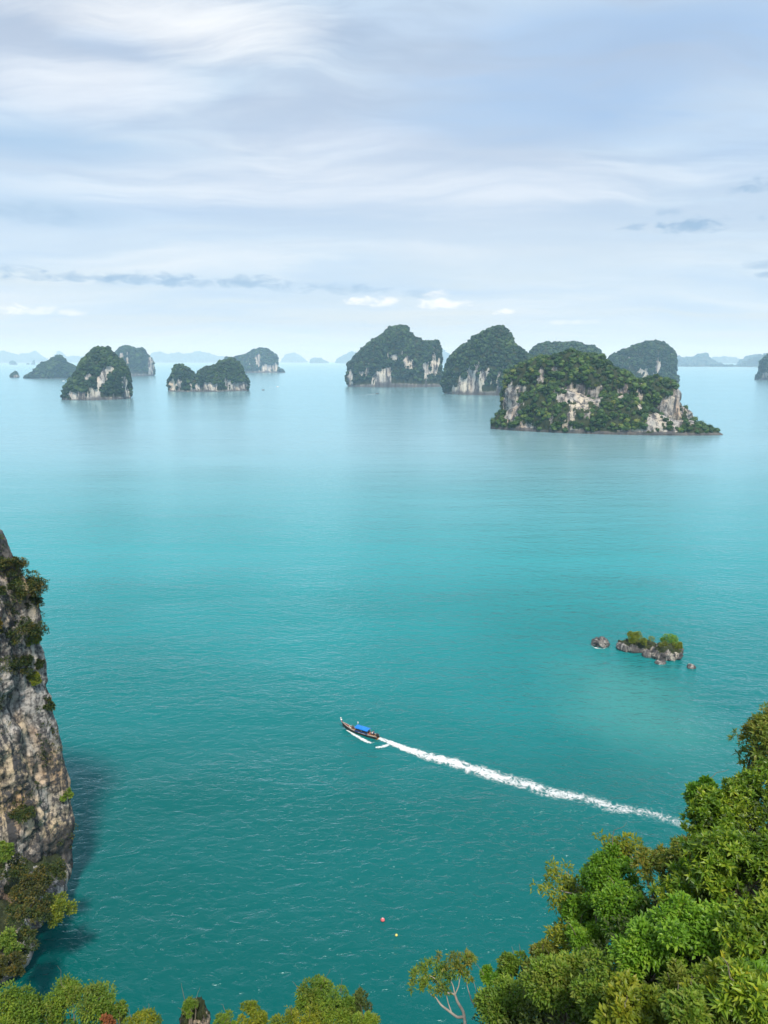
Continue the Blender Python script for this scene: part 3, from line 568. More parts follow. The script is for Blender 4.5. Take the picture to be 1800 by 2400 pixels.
# plan: t = 0 is the outer edge, t > 0 runs towards the viewer, t < 0 turns away behind
ax = np.where(tt > 0, 46 * tt ** 1.6 + 0.0, 80 * (-tt) ** 1.15); by = np.where(tt > 0, -46 * tt ** 0.9, 26 * (-tt) ** 0.9)
CV = np.zeros((nz, nt_, 3)); CV[..., 0] = xe[:, None] - ax[None]; CV[..., 1] = YE + by[None]; CV[..., 2] = zz[:, None]
nx = np.gradient(CV[..., 1], axis=1); ny = -np.gradient(CV[..., 0], axis=1); nn = unit(np.stack([nx, ny, np.zeros_like(nx)], -1)); nn *= np.sign(nn[:, nt_ // 2, 0].mean())
q = CV
flu = fbm(q * np.array([.22, .22, .028]), 4); lump = fbm(q * .05, 4); ledge = fbm(q * np.array([.05, .05, .16]), 3); fine = fbm(q * .5, 3)
crag = np.abs(fbm(q * np.array([.3, .3, .12]) + 50, 4)); disp = 2.2 * flu + 3.0 * lump + 1.6 * ledge + 0.9 * fine - 2.2 * crag - .8 + .4 * fbm(q * 1.3 + 5, 3)
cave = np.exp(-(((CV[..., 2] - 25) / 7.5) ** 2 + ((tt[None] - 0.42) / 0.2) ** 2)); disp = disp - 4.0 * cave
disp = disp * (0.35 + 0.65 * sstep(np.abs(tt), 0.0, 0.12))[None]
CV = CV + nn * disp[..., None]; CV[..., 2] += 0.8 * fbm(q * .12 + 9, 3)
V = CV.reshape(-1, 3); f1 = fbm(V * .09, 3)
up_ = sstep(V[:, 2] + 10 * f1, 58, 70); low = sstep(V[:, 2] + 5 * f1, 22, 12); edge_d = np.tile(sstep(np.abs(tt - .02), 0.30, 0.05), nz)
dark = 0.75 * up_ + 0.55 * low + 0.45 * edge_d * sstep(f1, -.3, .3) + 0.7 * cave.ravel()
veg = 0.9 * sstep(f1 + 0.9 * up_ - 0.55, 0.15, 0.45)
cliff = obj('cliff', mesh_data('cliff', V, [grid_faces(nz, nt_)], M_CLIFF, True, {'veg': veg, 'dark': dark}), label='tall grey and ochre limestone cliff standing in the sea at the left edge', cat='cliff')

cf = grid_faces(nz, nt_); cc = V[cf].mean(1); cx_, cy_ = project(cc); patch = fbm(cc * .16 + 70, 3)
wt = ((cx_ > -40) & (cx_ < 230) & (cc[:, 1] < YE + 6) & (patch > 0.10)).astype(float) * np.where(cc[:, 2] > 50, 1.0, 0.22)
tp, _ = tri_samples(V, cf, wt, 420); tr_r = RNG.uniform(.25, .75, 420)
lv, lf = leaf_cloud(tp + np.array([.15, -.25, .1]), tr_r, 26, .30, .16, .9, .8)
obj('cliff_plants', mesh_data('cliff_plants', lv, [lf], M_MIXED), parent=cliff, kind='stuff')

def on_cliff(px, py):
    """the cliff point seen at a pixel, for rooting shrubs"""
    qx, qy = project(V); d = (qx - px) ** 2 + (qy - py) ** 2; near = np.argsort(d)[:12]; return V[near[np.argmin(V[near, 1])]]

def outcrop(name, label, c, rad, und, seed, sq=2.2, cat='rock', mat=None, n=3, amp=0.22, veg_on=None):
    v, f = (ICO2, ICO3)[n - 2] if n < 4 else ico(4)
    d = v; s = np.sign(d) * np.abs(d) ** (2 / sq); s = s / np.max(np.abs(s), axis=0); P = s * np.array(rad)
    z01 = P[:, 2] / rad[2]; P[:, :2] *= (1 - und * sstep(-z01, -0.15, 0.7))[:, None]
    w_ = 2.2 / max(rad[0], rad[1])
    P = P + d * ((amp * fbm(P * w_ + seed * 7, 4) + .45 * amp * fbm(P * w_ * 4 + seed, 3)) * min(rad))[:, None]
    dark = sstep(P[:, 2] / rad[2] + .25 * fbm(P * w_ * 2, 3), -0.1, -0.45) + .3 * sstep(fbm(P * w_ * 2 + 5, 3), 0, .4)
    veg = (sstep(d[:, 2] + .5 * fbm(P * w_ * 2 + 3, 3), .45, .7) if veg_on else np.zeros(len(P)))
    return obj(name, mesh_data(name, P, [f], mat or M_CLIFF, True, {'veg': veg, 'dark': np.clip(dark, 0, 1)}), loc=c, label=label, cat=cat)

p1 = sea_at(62, 2170); outcrop('rock_ledge', 'overhanging rock ledge under golden shrubs at the cliff foot', (p1[0] - 6.5, p1[1] + 2, 5.0), (14.5, 10, 9.5), 0.30, 3, veg_on=True, n=4)
p2 = sea_at(-25, 2290); outcrop('rock_ledge', 'lowest dark rock ledge at the left edge beneath the golden shrubs', (p2[0] - 3.0, p2[1] + 1.5, 3.5), (9.5, 8, 8.0), 0.30, 5, veg_on=True, n=4)

# ================================================================== shrubs and trees
def shrub(name, label, c, rad, mat, k, per, L, W, root=None, r0=0.05, bark=None, cr=(0.32, 0.5), kind='cloud', cat='shrub', jitter=0.72, group=None, nb=8, big=0):
    c = np.asarray(c, float); rad = np.asarray(rad, float); root = c - np.array([0, 0, rad[2] * 1.2]) if root is None else np.asarray(root, float)
    e = empty(name, root, label, cat, group); C, R = crown_clumps(c - root, rad, k, jitter, cr)
    obj('trunk' if cat == 'tree' else 'stem', trunk_mesh(np.zeros(3), c - root, C, r0, bark or M_BARK, n=nb), parent=e)
    if kind == 'cloud':
        lv, lf = leaf_cloud(C, R, per, L, W); cm = mesh_data('crown', lv, [lf], mat); obj('crown', cm, parent=e)
    else:
        P, D, Ls, Ws, up = rosettes(C, R, per, L, W)
        if big:
            eye = np.array([0, 0, CAMH]) - root; facing = (unit(P - (c - root)) * unit(eye - P)).sum(1); order = np.argsort(-facing - 0.3 * RNG.uniform(size=len(P)))[:big * 4]
            sel = RNG.choice(order, min(big, len(order)), replace=False)
        else: sel = np.array([], int)
        keep = np.ones(len(P), bool); keep[sel] = False
        lv, lf = leaf_geo(P[keep], D[keep], Ls[keep], Ws[keep], 0.2, 0.22, up[keep]); cr_o = obj('crown', mesh_data('crown', lv, [lf], mat), parent=e)
        for i in sel:
            d = unit(D[i]); s_ = unit(np.cross(d, up[i] + RNG.normal(size=3) * .2)); nrm = np.cross(s_, d)
            o_ = obj('leaf', LEAF[mat.name], parent=cr_o); o_.matrix_local = Matrix(((d[0] * Ls[i], s_[0] * Ws[i], nrm[0] * Ls[i], P[i][0]), (d[1] * Ls[i], s_[1] * Ws[i], nrm[1] * Ls[i], P[i][1]), (d[2] * Ls[i], s_[2] * Ws[i], nrm[2] * Ls[i], P[i][2]), (0, 0, 0, 1)))
    return e

def big_leaf(mat):
    """a leathery oval leaf with a folded midrib, one unit long"""
    t = np.array([0, .12, .35, .6, .82, 1.0]); wd = np.array([.06, .3, .5, .48, .28, 0.02]); dz = -0.22 * t ** 2
    V = np.stack([np.repeat(t, 3), np.stack([-wd, wd * 0, wd], 1).ravel(), np.repeat(dz, 3) + np.stack([wd * .09, wd * 0, wd * .09], 1).ravel()], 1)
    return mesh_data('leaf', V, [grid_faces(6, 3)], mat, True)
LEAF = {m.name: big_leaf(m) for m in (M_BROAD, M_OLIVE)}

# --- shrubs clinging to the cliff
for (label, px, py, rx, ry, mat, n) in [
        ('leafy green shrub crowning the cliff top', 62, 1318, 36, 30, M_MIXED, 11), ('broad shrub spilling over the upper cliff edge', 84, 1372, 46, 38, M_MIXED, 14),
        ('shrub with yellowing tips at the cliff edge bulge', 108, 1395, 22, 22, M_MIXED, 6), ('dark green shrub hanging on the upper cliff face', 65, 1470, 44, 36, M_MIXED, 12),
        ('small bright green bush on the upper cliff face', 90, 1492, 17, 22, M_YELLOW, 5), ('dark rounded bush on a mid cliff ledge', 68, 1560, 26, 26, M_MIXED, 7),
        ('small yellow green bush under the dark rounded bush', 92, 1590, 15, 20, M_YELLOW, 4), ('tuft jutting from the cliff edge at mid height', 134, 1640, 17, 22, M_MIXED, 5),
        ('round green tuft jutting over the sea low on the cliff', 178, 1853, 19, 15, M_SMALL, 5), ('sparse twiggy tuft on the cliff edge below the upper shrubs', 128, 1545, 13, 14, M_MIXED, 3),
        ('brownish shrub at the left edge of the upper cliff', 6, 1385, 20, 22, M_MIXED, 5), ('thin shrub on the lower cliff ledge', 60, 1895, 30, 12, M_MIXED, 5),
        ('ochre shrub at the left edge of the mid cliff', 4, 1465, 14, 26, M_GOLD, 4)]:
    p = on_cliff(px, py); sl = np.linalg.norm(p - np.array([0, 0, CAMH])); s = sl / FPX * 0.85; c = p + np.array([-0.7, -1.0, 0.1])
    shrub('cliff_shrub', label, c, (rx * s * 1.05, rx * s * .8, ry * s * .95), mat, 2 * n + 6, 150, 0.36, 0.22, root=p - np.array([.6, -.8, .6]), r0=0.12, cr=(0.2, 0.4), jitter=0.95)
for (label, px, py, d, rx, ry, mat) in [
        ('golden yellow shrub on the rock ledge at the cliff foot', 72, 2085, 150, 44, 34, M_GOLD), ('yellow green shrub at the tip of the rock ledge', 130, 2132, 150, 42, 30, M_YELLOW),
        ('dark green shrub between the golden shrub and the cliff', 110, 2050, 155, 40, 30, M_MIXED), ('dark shrub at the left edge above the golden shrub', 15, 2035, 152, 42, 36, M_MIXED),
        ('olive shrub draped over the middle of the rock ledge', 70, 2135, 148, 48, 32, M_MIXED), ('shadowed shrub low on the rock ledge', 45, 2210, 145, 40, 20, M_MIXED),
        ('bright green shrub on the lowest ledge at the left edge', 8, 2222, 141, 28, 30, M_SMALL), ('rusty golden shrub low on the lowest ledge', 18, 2265, 139, 34, 24, M_GOLD), ('green shrub at the left edge under the cliff streaks', 8, 2000, 150, 22, 26, M_SMALL)]:
    s = d / FPX * 0.82; shrub('ledge_shrub', label, at(px, py, d), (rx * s, rx * s * .8, ry * s), mat, 20, 170, 0.38, 0.23, r0=0.12, cr=(0.2, 0.42), jitter=1.0)

# --- the slope below the viewpoint
HILL = [(-700, 2500, 30), (50, 2490, 31), (300, 2520, 31), (600, 2530, 27), (850, 2510, 25), (1000, 2490, 22), (1120, 2420, 19.5), (1250, 2345, 17.5), (1380, 2265, 16.2), (1500, 2165, 15.6), (1600, 2050, 15.6), (1700, 1950, 16), (1800, 1860, 16.5), (2000, 1740, 17.5), (2500, 1560, 19)]
hp = np.array([at(*h) for h in HILL]); h_az = np.arctan2(hp[:, 0], hp[:, 1]); h_r = np.hypot(hp[:, 0], hp[:, 1]); h_z = hp[:, 2]
def hill_z(x, y):
    a = np.arctan2(x, y); r = np.hypot(x, y); re = np.interp(a, h_az, h_r); ze = np.interp(a, h_az, h_z); z3 = np.minimum(CAMH - 9.6, CAMH - 5.2 + (ze - CAMH + 5.2) * .5)
    inner = np.where(r < 3.5, CAMH - 5.2 + (z3 - CAMH + 5.2) * np.clip((r - 1.5) / 2, 0, 1), z3 + (ze - .6 - z3) * np.clip((r - 3.5) / (re - 3.5), 0, 1)); return np.where(r < re, inner, ze - .6 - (r - re) * 3.6)
na, nr = 150, 120
AZ = np.linspace(-1.0, 1.25, na)
HV = np.zeros((na, nr, 3))
for i, a in enumerate(AZ):
    re = float(np.interp(a, h_az, h_r)); ze = float(np.interp(a, h_az, h_z)); rr = np.concatenate([np.linspace(0.3, re, 70), re + np.linspace(0.05, 1, nr - 70) * ((ze + 3) / 3.6)])
    HV[i, :, 0] = np.sin(a) * rr; HV[i, :, 1] = np.cos(a) * rr; HV[i, :, 2] = hill_z(HV[i, :, 0], HV[i, :, 1])
HV += 0.25 * np.stack([fbm(HV * .7 + s, 3) for s in (0, 20, 40)], -1)
M_SOIL = plain('slope_soil', (0.045, 0.04, 0.028), 0.95, var=0.5, scale=2.0)
obj('hillside', mesh_data('hillside', HV.reshape(-1, 3), [grid_faces(na, nr)], M_SOIL, True), kind='structure')

def root_of(c, drop):
    r = math.hypot(c[0], c[1])
    for k in range(60):
        f = 1 - k * 0.012; x, y = c[0] * f, c[1] * f; z = float(hill_z(x, y))
        if z >= c[2] - drop: return np.array([x, y, z - 0.15])
    return np.array([x, y, z])

def slope_plant(name, label, px, py, d, rx, ry, mat, k, per, L, W, **kw):
    s = d / FPX / 1.12; c = at(px, py, d); rad = np.array([rx * s, (rx + ry) * .5 * s * .85, ry * s * 1.08])
    return shrub(name, label, c, rad, mat, k, per, L, W, root=root_of(c, rad[2] + 1.6), jitter=0.72, **kw)

# broad-leaved rosette trees on the right
for (label, px, py, d, rx, ry, mat, k, per, big) in [
        ('olive and bronze leaved treetop highest at the right edge', 1785, 1765, 18.0, 54, 100, M_OLIVE, 16, 26, 40),
        ('broad leaved tree right of the wake, under the bronze treetop', 1762, 1878, 17, 74, 82, M_BROAD, 20, 26, 70),
        ('broad leaved tree at the outer edge of the slope near the end of the wake', 1668, 1945, 16.5, 76, 76, M_BROAD, 18, 24, 60),
        ('yellowish broad leaved shrub left of the big rosette tree', 1568, 2045, 16, 82, 62, M_OLIVE, 15, 22, 50),
        ('big rosette tree with long leathery leaves at the right edge', 1735, 2050, 14.5, 118, 100, M_BROAD, 24, 26, 110),
        ('dark broad leaved tree with twiggy gaps behind the bright green tree', 1610, 2110, 15, 95, 72, M_BROAD, 17, 20, 60),
        ('drooping broad leaved shrub low at the right edge', 1772, 2215, 13, 82, 92, M_BROAD, 16, 20, 60),
        ('long leaved shrub in the bottom right corner', 1775, 2345, 11.5, 75, 62, M_BROAD, 12, 16, 50)]:
    slope_plant('broadleaf_tree', label, px, py, d, rx, ry, mat, int(k * 1.25), int(per * 1.25), *random.choice([(.105, .036), (.125, .040), (.14, .042), (.115, .044)]), kind='rosette', cat='tree', r0=0.09, cr=(0.26, 0.42), big=big)
# dense small-leaved shrubs
for (label, px, py, d, rx, ry, mat, k, per, L) in [
        ('dense upright dark green shrub at the left brink of the slope', 1425, 2070, 17, 58, 66, M_DENSE, 22, 450, 0.081),
        ('dense green shrub in the middle of the slope, above the bright tree', 1465, 2140, 16.3, 66, 64, M_DENSE, 22, 450, 0.081),
        ('dark green shrub leaning out over the sea', 1362, 2135, 17.4, 40, 34, M_DENSE, 14, 400, 0.081),
        ('yellow flecked green shrub below the leaning dark shrub', 1385, 2205, 17, 58, 46, M_BRIGHT, 16, 400, 0.081),
        ('glossy bright green leafy tree in the middle of the slope', 1520, 2225, 13.8, 80, 70, M_BRIGHT, 20, 420, .085),
        ('light green broad crown, right half of the bright pair', 1630, 2215, 13.6, 105, 80, M_BRIGHT, 24, 420, .085),
        ('fine leaved green shrub filling the lower slope', 1330, 2330, 15.5, 92, 78, M_SMALL, 25, 450, 0.076),
        ('fine leaved green shrub at the bottom edge left of the yellow bush', 1440, 2345, 14, 80, 80, M_SMALL, 22, 400, 0.076),
        ('fine leaved shrub at the bottom edge beside the pale barked tree', 1210, 2365, 17.5, 90, 66, M_SMALL, 23, 450, 0.076),
        ('olive bush with bronze tips on the outer rim of the slope', 1272, 2258, 17.8, 48, 38, M_OLIVE, 11, 600, .085),
        ('bare twiggy olive bush on the rim beside the bronze tipped bush', 1215, 2270, 18.6, 48, 32, M_SMALL, 9, 320, .075),
        ('green bush on the rim nearest the pale barked tree', 1165, 2292, 19, 34, 28, M_DENSE, 8, 600, .075),
        ('yellow leaved bush at the bottom edge of the slope', 1510, 2378, 12.4, 92, 52, M_YELLOW, 15, 330, .10),
        ('yellow green bush below the light green crown', 1690, 2328, 12, 72, 48, M_YELLOW, 12, 300, .10),
        ('dark green bush between the two yellow bushes', 1605, 2330, 13.2, 60, 50, M_SMALL, 10, 500, .08),
        ('dark shrub in the hollow under the light green crown', 1660, 2390, 11.5, 80, 40, M_SMALL, 14, 350, .085),
        ('pale green sapling beside the long leaved corner shrub', 1785, 2285, 12.6, 40, 44, M_BRIGHT, 8, 240, .12),
        ('green bush at the slope rim just below the end of the wake', 1655, 1868, 17.0, 44, 36, M_DENSE, 14, 420, .09)]:
    slope_plant('leafy_shrub', label, px, py, d, rx * 1.14, ry * 1.1, mat, int(k * 1.35), int(per * .70), L, L * .5, r0=0.06, cr=(0.16, 0.36))
# trees along the bottom edge
for (label, px, py, d, rx, ry, mat, k, per, L) in [
        ('dark round treetop in the bottom left corner', 30, 2388, 33, 76, 60, M_SMALL, 15, 800, .10),
        ('pale olive treetop right of the corner treetop', 180, 2364, 33, 90, 54, M_SMALL, 17, 700, .10),
        ('slim olive treetop at the right of the bottom left trees', 262, 2384, 33, 38, 30, M_SMALL, 7, 420, .10),
        ('reddish dry bush at the bottom left', 252, 2398, 32, 15, 16, M_DRY, 4, 260, .09),
        ('low yellow green bush at the bottom edge left of the rock pinnacle', 338, 2398, 31, 46, 24, M_YELLOW, 8, 420, .08),
        ('shrub clinging to the side of the rock pinnacle', 446, 2362, 30.2, 20, 26, M_SMALL, 5, 420, .08),
        ('low green bush right of the rock pinnacle', 528, 2396, 28, 32, 18, M_SMALL, 6, 420, .08),
        ('yellow green treetop at the bottom edge right of the low bush', 592, 2386, 27.5, 36, 34, M_YELLOW, 8, 500, .08),
        ('pointed treetop tallest along the bottom edge', 732, 2342, 27, 44, 46, M_SMALL, 11, 620, .085),
        ('leafy treetop right of the tallest pointed one', 788, 2368, 26.5, 52, 40, M_SMALL, 12, 620, .085),
        ('thin dark wispy treetop at the bottom edge', 842, 2352, 26.5, 22, 28, M_UNDER, 6, 260, .085),
        ('wide yellow green foliage along the bottom edge', 700, 2398, 26.5, 78, 24, M_YELLOW, 11, 460, .08),
        ('low foliage at the bottom edge left of the pale barked tree', 858, 2400, 26, 38, 26, M_SMALL, 7, 420, .08)]:
    slope_plant('treetop', label, px, py, d, rx, ry, mat, int(k * 2.2), int(per * .38), L, L * .45, cat='tree', r0=0.07, cr=(0.2, 0.36))
pp = at(455, 2388, 31); pin = outcrop('rock_pinnacle', 'dark jagged rock pinnacle at the bottom edge', pp + np.array([0, 0, -1.2]), (.5, .5, 1.9), 0.0, 9, sq=2.6, n=4, amp=0.35, veg_on=True)

# sprays of pale leaves on long bare twigs, reaching over the water
def spray(label, base, tips, d, mat=M_YELLOW):
    b = at(base[0], base[1], d); e = empty('leafy_branch', b, label, 'branch'); mb = MB(); C = []
    for (px, py) in tips:
        p = at(px, py, d + random.uniform(-.3, .5)) - b; mb.tube(bent(np.zeros(3), p, 9, 0.14), np.linspace(.022, .006, 9), 5)
        for k in range(5): C.append(p + RNG.normal(size=3) * np.array([.14, .12, .09]))
        for k in range(3): C.append(p * random.uniform(.55, .9) + RNG.normal(size=3) * .08)
    obj('twig', mb.mesh('twig', M_PALE, True), parent=e); C = np.array(C)
    lv, lf = leaf_cloud(C, np.full(len(C), .11), 26, .10, .035, .8); obj('foliage', mesh_data('foliage', lv, [lf], mat), parent=e)
spray('long pale leaved spray reaching over the water, left of the slope', (1382, 2105), [(1285, 2080), (1300, 2050), (1312, 2068), (1335, 2082), (1310, 2115), (1345, 2095), (1320, 2128), (1325, 2042), (1360, 2095)], 17.6)
spray('yellow green leaf spray with a dark underside on the brink', (1490, 2020), [(1428, 1972), (1440, 1985), (1458, 1978), (1470, 1995), (1448, 2000), (1498, 1988), (1420, 2040)], 17.4)
spray('short yellow leaf spray low over the water', (1350, 2215), [(1300, 2190), (1318, 2168), (1305, 2212), (1328, 2200), (1335, 2205)], 17.6)

# pale-barked tree leaning over the water
D_ = 21.5
def wp(px, py, dd=0.0): return at(px, py, D_ + dd)
root = wp(1088, 2392); e = empty('leaning_tree', root, 'gnarled pale barked tree with forked bare limbs leaning over the water', 'tree')
def limb(name, pts, r0, r1):
    P = np.array([wp(*p) for p in pts]) - root; t = np.linspace(0, len(P) - 1, 6 * len(P)); Q = np.stack([np.interp(t, np.arange(len(P)), P[:, i]) for i in range(3)], 1)
    for _ in range(3): Q[1:-1] = (Q[:-2] + Q[1:-1] * 2 + Q[2:]) / 4
    obj(name, MB().tube(Q, np.linspace(r0, r1, len(Q)) * .68, 7).mesh(name, M_PALE, True), parent=e)
limb('trunk', [(1090, 2405), (1088, 2383), (1072, 2385), (1050, 2368), (1034, 2356), (1026, 2345)], .055, .03)
limb('trunk', [(1090, 2400), (1086, 2370), (1072, 2348), (1066, 2330), (1050, 2328), (1040, 2320)], .06, .028)
limb('branch', [(1026, 2345), (1022, 2338), (1012, 2334), (1005, 2322)], .026, .01)
limb('branch', [(1058, 2372), (1050, 2350), (1046, 2330), (1038, 2312)], .025, .010)
limb('branch', [(1066, 2330), (1062, 2310), (1052, 2290), (1045, 2270)], .026, .008)
limb('branch', [(1066, 2332), (1075, 2312), (1078, 2290), (1080, 2262)], .026, .008)
limb('branch', [(1122, 2352), (1115, 2360), (1105, 2345), (1098, 2322), (1092, 2300), (1090, 2275)], .035, .008)
limb('branch', [(1040, 2322), (1030, 2305), (1015, 2290), (1000, 2285)], .022, .007)
limb('branch', [(1118, 2332), (1113, 2310), (1110, 2300)], .012, .005)
for (px, py, rx, ry, k) in [(1050, 2252, 22, 18, 5), (1085, 2262, 22, 20, 5), (1012, 2280, 26, 20, 6), (985, 2288, 20, 18, 4), (1030, 2300, 24, 14, 4), (1100, 2250, 12, 9, 2), (1068, 2280, 24, 14, 4), (978, 2310, 14, 14, 2), (1010, 2312, 20, 12, 3), (1096, 2292, 8, 8, 1)]:
    s = D_ / FPX / 1.1; C, R = crown_clumps(wp(px, py) - root, (rx * s, rx * s, ry * s), k * 4, 1.2, (.10, .22)); lv, lf = leaf_cloud(C, R, 20, .10, .028, .8)
    obj('crown', mesh_data('crown', lv, [lf], M_OLIVE if k % 2 else M_SMALL), parent=e)

# low growth that covers the soil between the shrubs
HF = grid_faces(na, nr); HVf = HV.reshape(-1, 3); hc = HVf[HF].mean(1); hx, hy = project(hc)
vis = ((hx > -200) & (hx < 2000) & (hy < 2650) & (hc[:, 2] > 70)).astype(float)
UP, UN = tri_samples(HVf, HF, vis, 60000); UN *= np.sign(UN[:, 2:])
lv, lf = leaf_geo(UP + UN * RNG.uniform(0.0, .7, (len(UP), 1)), UN + RNG.normal(size=UP.shape) * .7, RNG.uniform(.06, .13, len(UP)), RNG.uniform(.03, .055, len(UP)))
obj('undergrowth', mesh_data('undergrowth', lv, [lf], M_UNDER), kind='stuff', label='low dark undergrowth on the slope between the shrubs', cat='undergrowth')

# ================================================================== sea rocks
def skerry(label, px, py, rx, h, ry=None, und=0.12, seed=1, veg=False, n=3, tilt=0.0, sq=2.3, amp=.3):
    p = sea_at(px, py); s = np.linalg.norm(p - np.array([0, 0, CAMH])) / FPX; rad = (rx * s, (ry or rx * .7) * s, h)
    o = outcrop('sea_rock', label, (p[0], p[1] + rad[1] * .55, h * .12), rad, und, seed, sq, 'rock', M_SKERRY, n, amp, veg); o.rotation_euler = (0, 0, tilt); return o, p, s
skerry('long low sea rock with a green grassy cap, middle of the rock group', 1497, 1526, 46, 3.0, 24, seed=11, veg=True, n=4, tilt=-0.16, amp=.45)
skerry('tall pale ribbed sea rock topped by a round bush', 1568, 1545, 31, 4.3, 24, und=.1, seed=12, veg=True, n=4, amp=.4)
skerry('separate craggy sea rock at the left of the rock group', 1410, 1516, 18, 2.6, 14, seed=13, n=4, amp=.5)
skerry('small round brown boulder in front of the long sea rock', 1519, 1540, 11, 2.0, 11, und=.05, seed=14, sq=2.0, amp=.12)
skerry('flat dark rock awash below the tall pale rock', 1549, 1556, 12, 0.9, 8, seed=15, amp=.3)
skerry('tiny dark rock alone at the right of the rock group', 1622, 1567, 9, 1.1, 8, seed=16, amp=.35)
for (label, px, py, rx, ry, mat, k) in [('yellow green grassy shrub on the long sea rock', 1500, 1498, 26, 13, M_YELLOW, 9), ('sprig of bright shrub at the left end of the grassy cap', 1482, 1490, 11, 10, M_YELLOW, 4),
        ('round green bush on the tall sea rock', 1568, 1503, 17, 17, M_BRIGHT, 8), ('dry grass fringe right of the round bush', 1588, 1512, 12, 10, M_YELLOW, 4), ('olive grass fringe left of the round bush', 1553, 1514, 13, 11, M_OLIVE, 4)]:
    p = sea_at(px, py + 34); s = np.linalg.norm(p - np.array([0, 0, CAMH])) / FPX; c = at_y(px, py, p[1] + 2.6)
    shrub('rock_shrub', label, c, (rx * s, rx * s * .8, ry * s * .9), mat, k * 2, 240, .42, .2, r0=.1, cr=(.25, .45), jitter=.9)

# ================================================================== foam
def foam_mat():
    """white bubbles, opaque where dense and broken to lace where thin"""
    m, t, p = new_mat('sea_foam'); pos = t.node('ShaderNodeNewGeometry').outputs['Position']; f = t.node('ShaderNodeAttribute', attribute_name='foam').outputs['Fac']
    n1 = t.noise(pos, 1.6, 5, 0.65, 0.6); n2 = t.noise(pos, 5.0, 4, 0.6)
    lace = t.math('SUBTRACT', 1.0, t.math('ABSOLUTE', t.math('MULTIPLY', t.math('SUBTRACT', n1, 0.5), 5.0)))
    v = t.math('ADD', f, t.math('ADD', t.math('MULTIPLY', t.math('SUBTRACT', lace, 0.5), 0.5), t.math('MULTIPLY', t.math('SUBTRACT', n2, 0.5), 0.7)))
    p.inputs['Base Color'].default_value = (0.56, 0.60, 0.60, 1); p.inputs['Roughness'].default_value = 0.8
    tr = t.node('ShaderNodeBsdfTransparent'); mx = t.node('ShaderNodeMixShader'); t.l.new(t.math('MAXIMUM', t.math('MULTIPLY', t.ss(v, 0.0, 1.25), 0.97), t.math('MULTIPLY', t.ss(f, -0.4, 0.5), 0.34)), mx.inputs[0])
    t.l.new(t.mix(t.ss(v, 0.0, 0.7), (0.16, 0.42, 0.42), (0.66, 0.70, 0.70)), p.inputs['Base Color'])
    t.l.new(tr.outputs[0], mx.inputs[1]); t.l.new(p.outputs[0], mx.inputs[2]); t.l.new(mx.outputs[0], t.n['Material Output'].inputs[0]); return m
M_FOAM = foam_mat()
def foam_strip(name, label, pts, widths, dens, cell=0.2, seed=0.0, cat='foam', hgt=0.12):
    """a ribbon of broken foam cells along a track on the water"""
    P = np.array([sea_at(*p)[:2] for p in pts]); seg = np.concatenate([[0], np.cumsum(np.linalg.norm(np.diff(P, axis=0), axis=1))]); n = int(seg[-1] / cell) + 2
    s = np.linspace(0, seg[-1], n); C = np.stack([np.interp(s, seg, P[:, i]) for i in (0, 1)], 1)
    for _ in range(20): C[1:-1] = (C[:-2] + C[1:-1] * 2 + C[2:]) / 4
    T = unit(np.gradient(C, axis=0)); Nn = np.stack([-T[:, 1], T[:, 0]], 1); wd = np.interp(s, seg, widths); dn = np.interp(s, seg, dens)
    m = int(max(widths) / cell) + 2; t = np.linspace(-1, 1, m)
    xy = C[:, None] + Nn[:, None] * (t[None] * wd[:, None] * .5)[..., None]
    q = np.concatenate([xy, np.full(xy.shape[:2] + (1,), seed)], -1); q = q + 0.8 * np.stack([vnoise(q * .5 + k) for k in (3, 41, 0)], -1)
    body = 1 - np.abs(fbm(q * .42, 4)) * 3.4; lace = 1 - np.abs(fbm(q * 1.1 + 8, 3)) * 4.0; gr = fbm(q * 3.1, 2)
    off = 0.35 * fbm(np.stack([s * .12, s * 0 + seed, s * 0], 1), 3); prof = 1 - np.abs(t[None] + off[:, None]) ** 1.6 * 1.35
    val = prof * 1.05 + .24 * body + .26 * lace + .15 * gr - .85 + (dn[:, None] - .5) * 1.8
    z = .03 + hgt * np.clip(val, 0, 1) * (1 + .6 * gr); V = np.concatenate([xy, z[..., None]], -1); F = grid_faces(n, m); keep = val.reshape(-1)[F].mean(1) > -0.5
    F = F[keep]; used, inv = np.unique(F, return_inverse=True)
    return obj(name, mesh_data(name, V.reshape(-1, 3)[used], [inv.reshape(F.shape)], M_FOAM, True, {'foam': val.reshape(-1)[used] * 1.2}), kind='stuff', label=label, cat=cat)
foam_strip('wake_foam', 'long white foam wake trailing behind the longtail boat', [(888, 1731), (950, 1755), (1000, 1772), (1100, 1800), (1200, 1827), (1300, 1855), (1400, 1879), (1500, 1902), (1590, 1930), (1650, 1952)], [1.5, 3.3, 5.8, 7.6, 8, 8, 8.5, 8.5, 9, 8], [1.1, .93, .83, .76, .70, .64, .58, .51, .43, .34], 0.17, 2.0)
foam_strip('bow_wave', 'white bow wave along the near side of the boat', [(812, 1712), (830, 1722), (850, 1733), (868, 1741), (884, 1739)], [.5, 1.3, 1.7, 1.6, .8], [.9, 1.0, 1.0, .8, .5], 0.12, 5.0)
foam_strip('wake_foam', 'curl of foam thrown off on the near side behind the boat', [(880, 1752), (895, 1750), (910, 1745), (925, 1744)], [1.2, 2.2, 1.6, .5], [.75, .85, .75, .4], 0.14, 7.0)
foam_strip('wake_foam', 'second curl of foam on the near side of the wake', [(925, 1747), (940, 1757), (960, 1762), (978, 1762)], [.9, 1.8, 1.6, .5], [.65, .8, .7, .4], 0.14, 9.0)
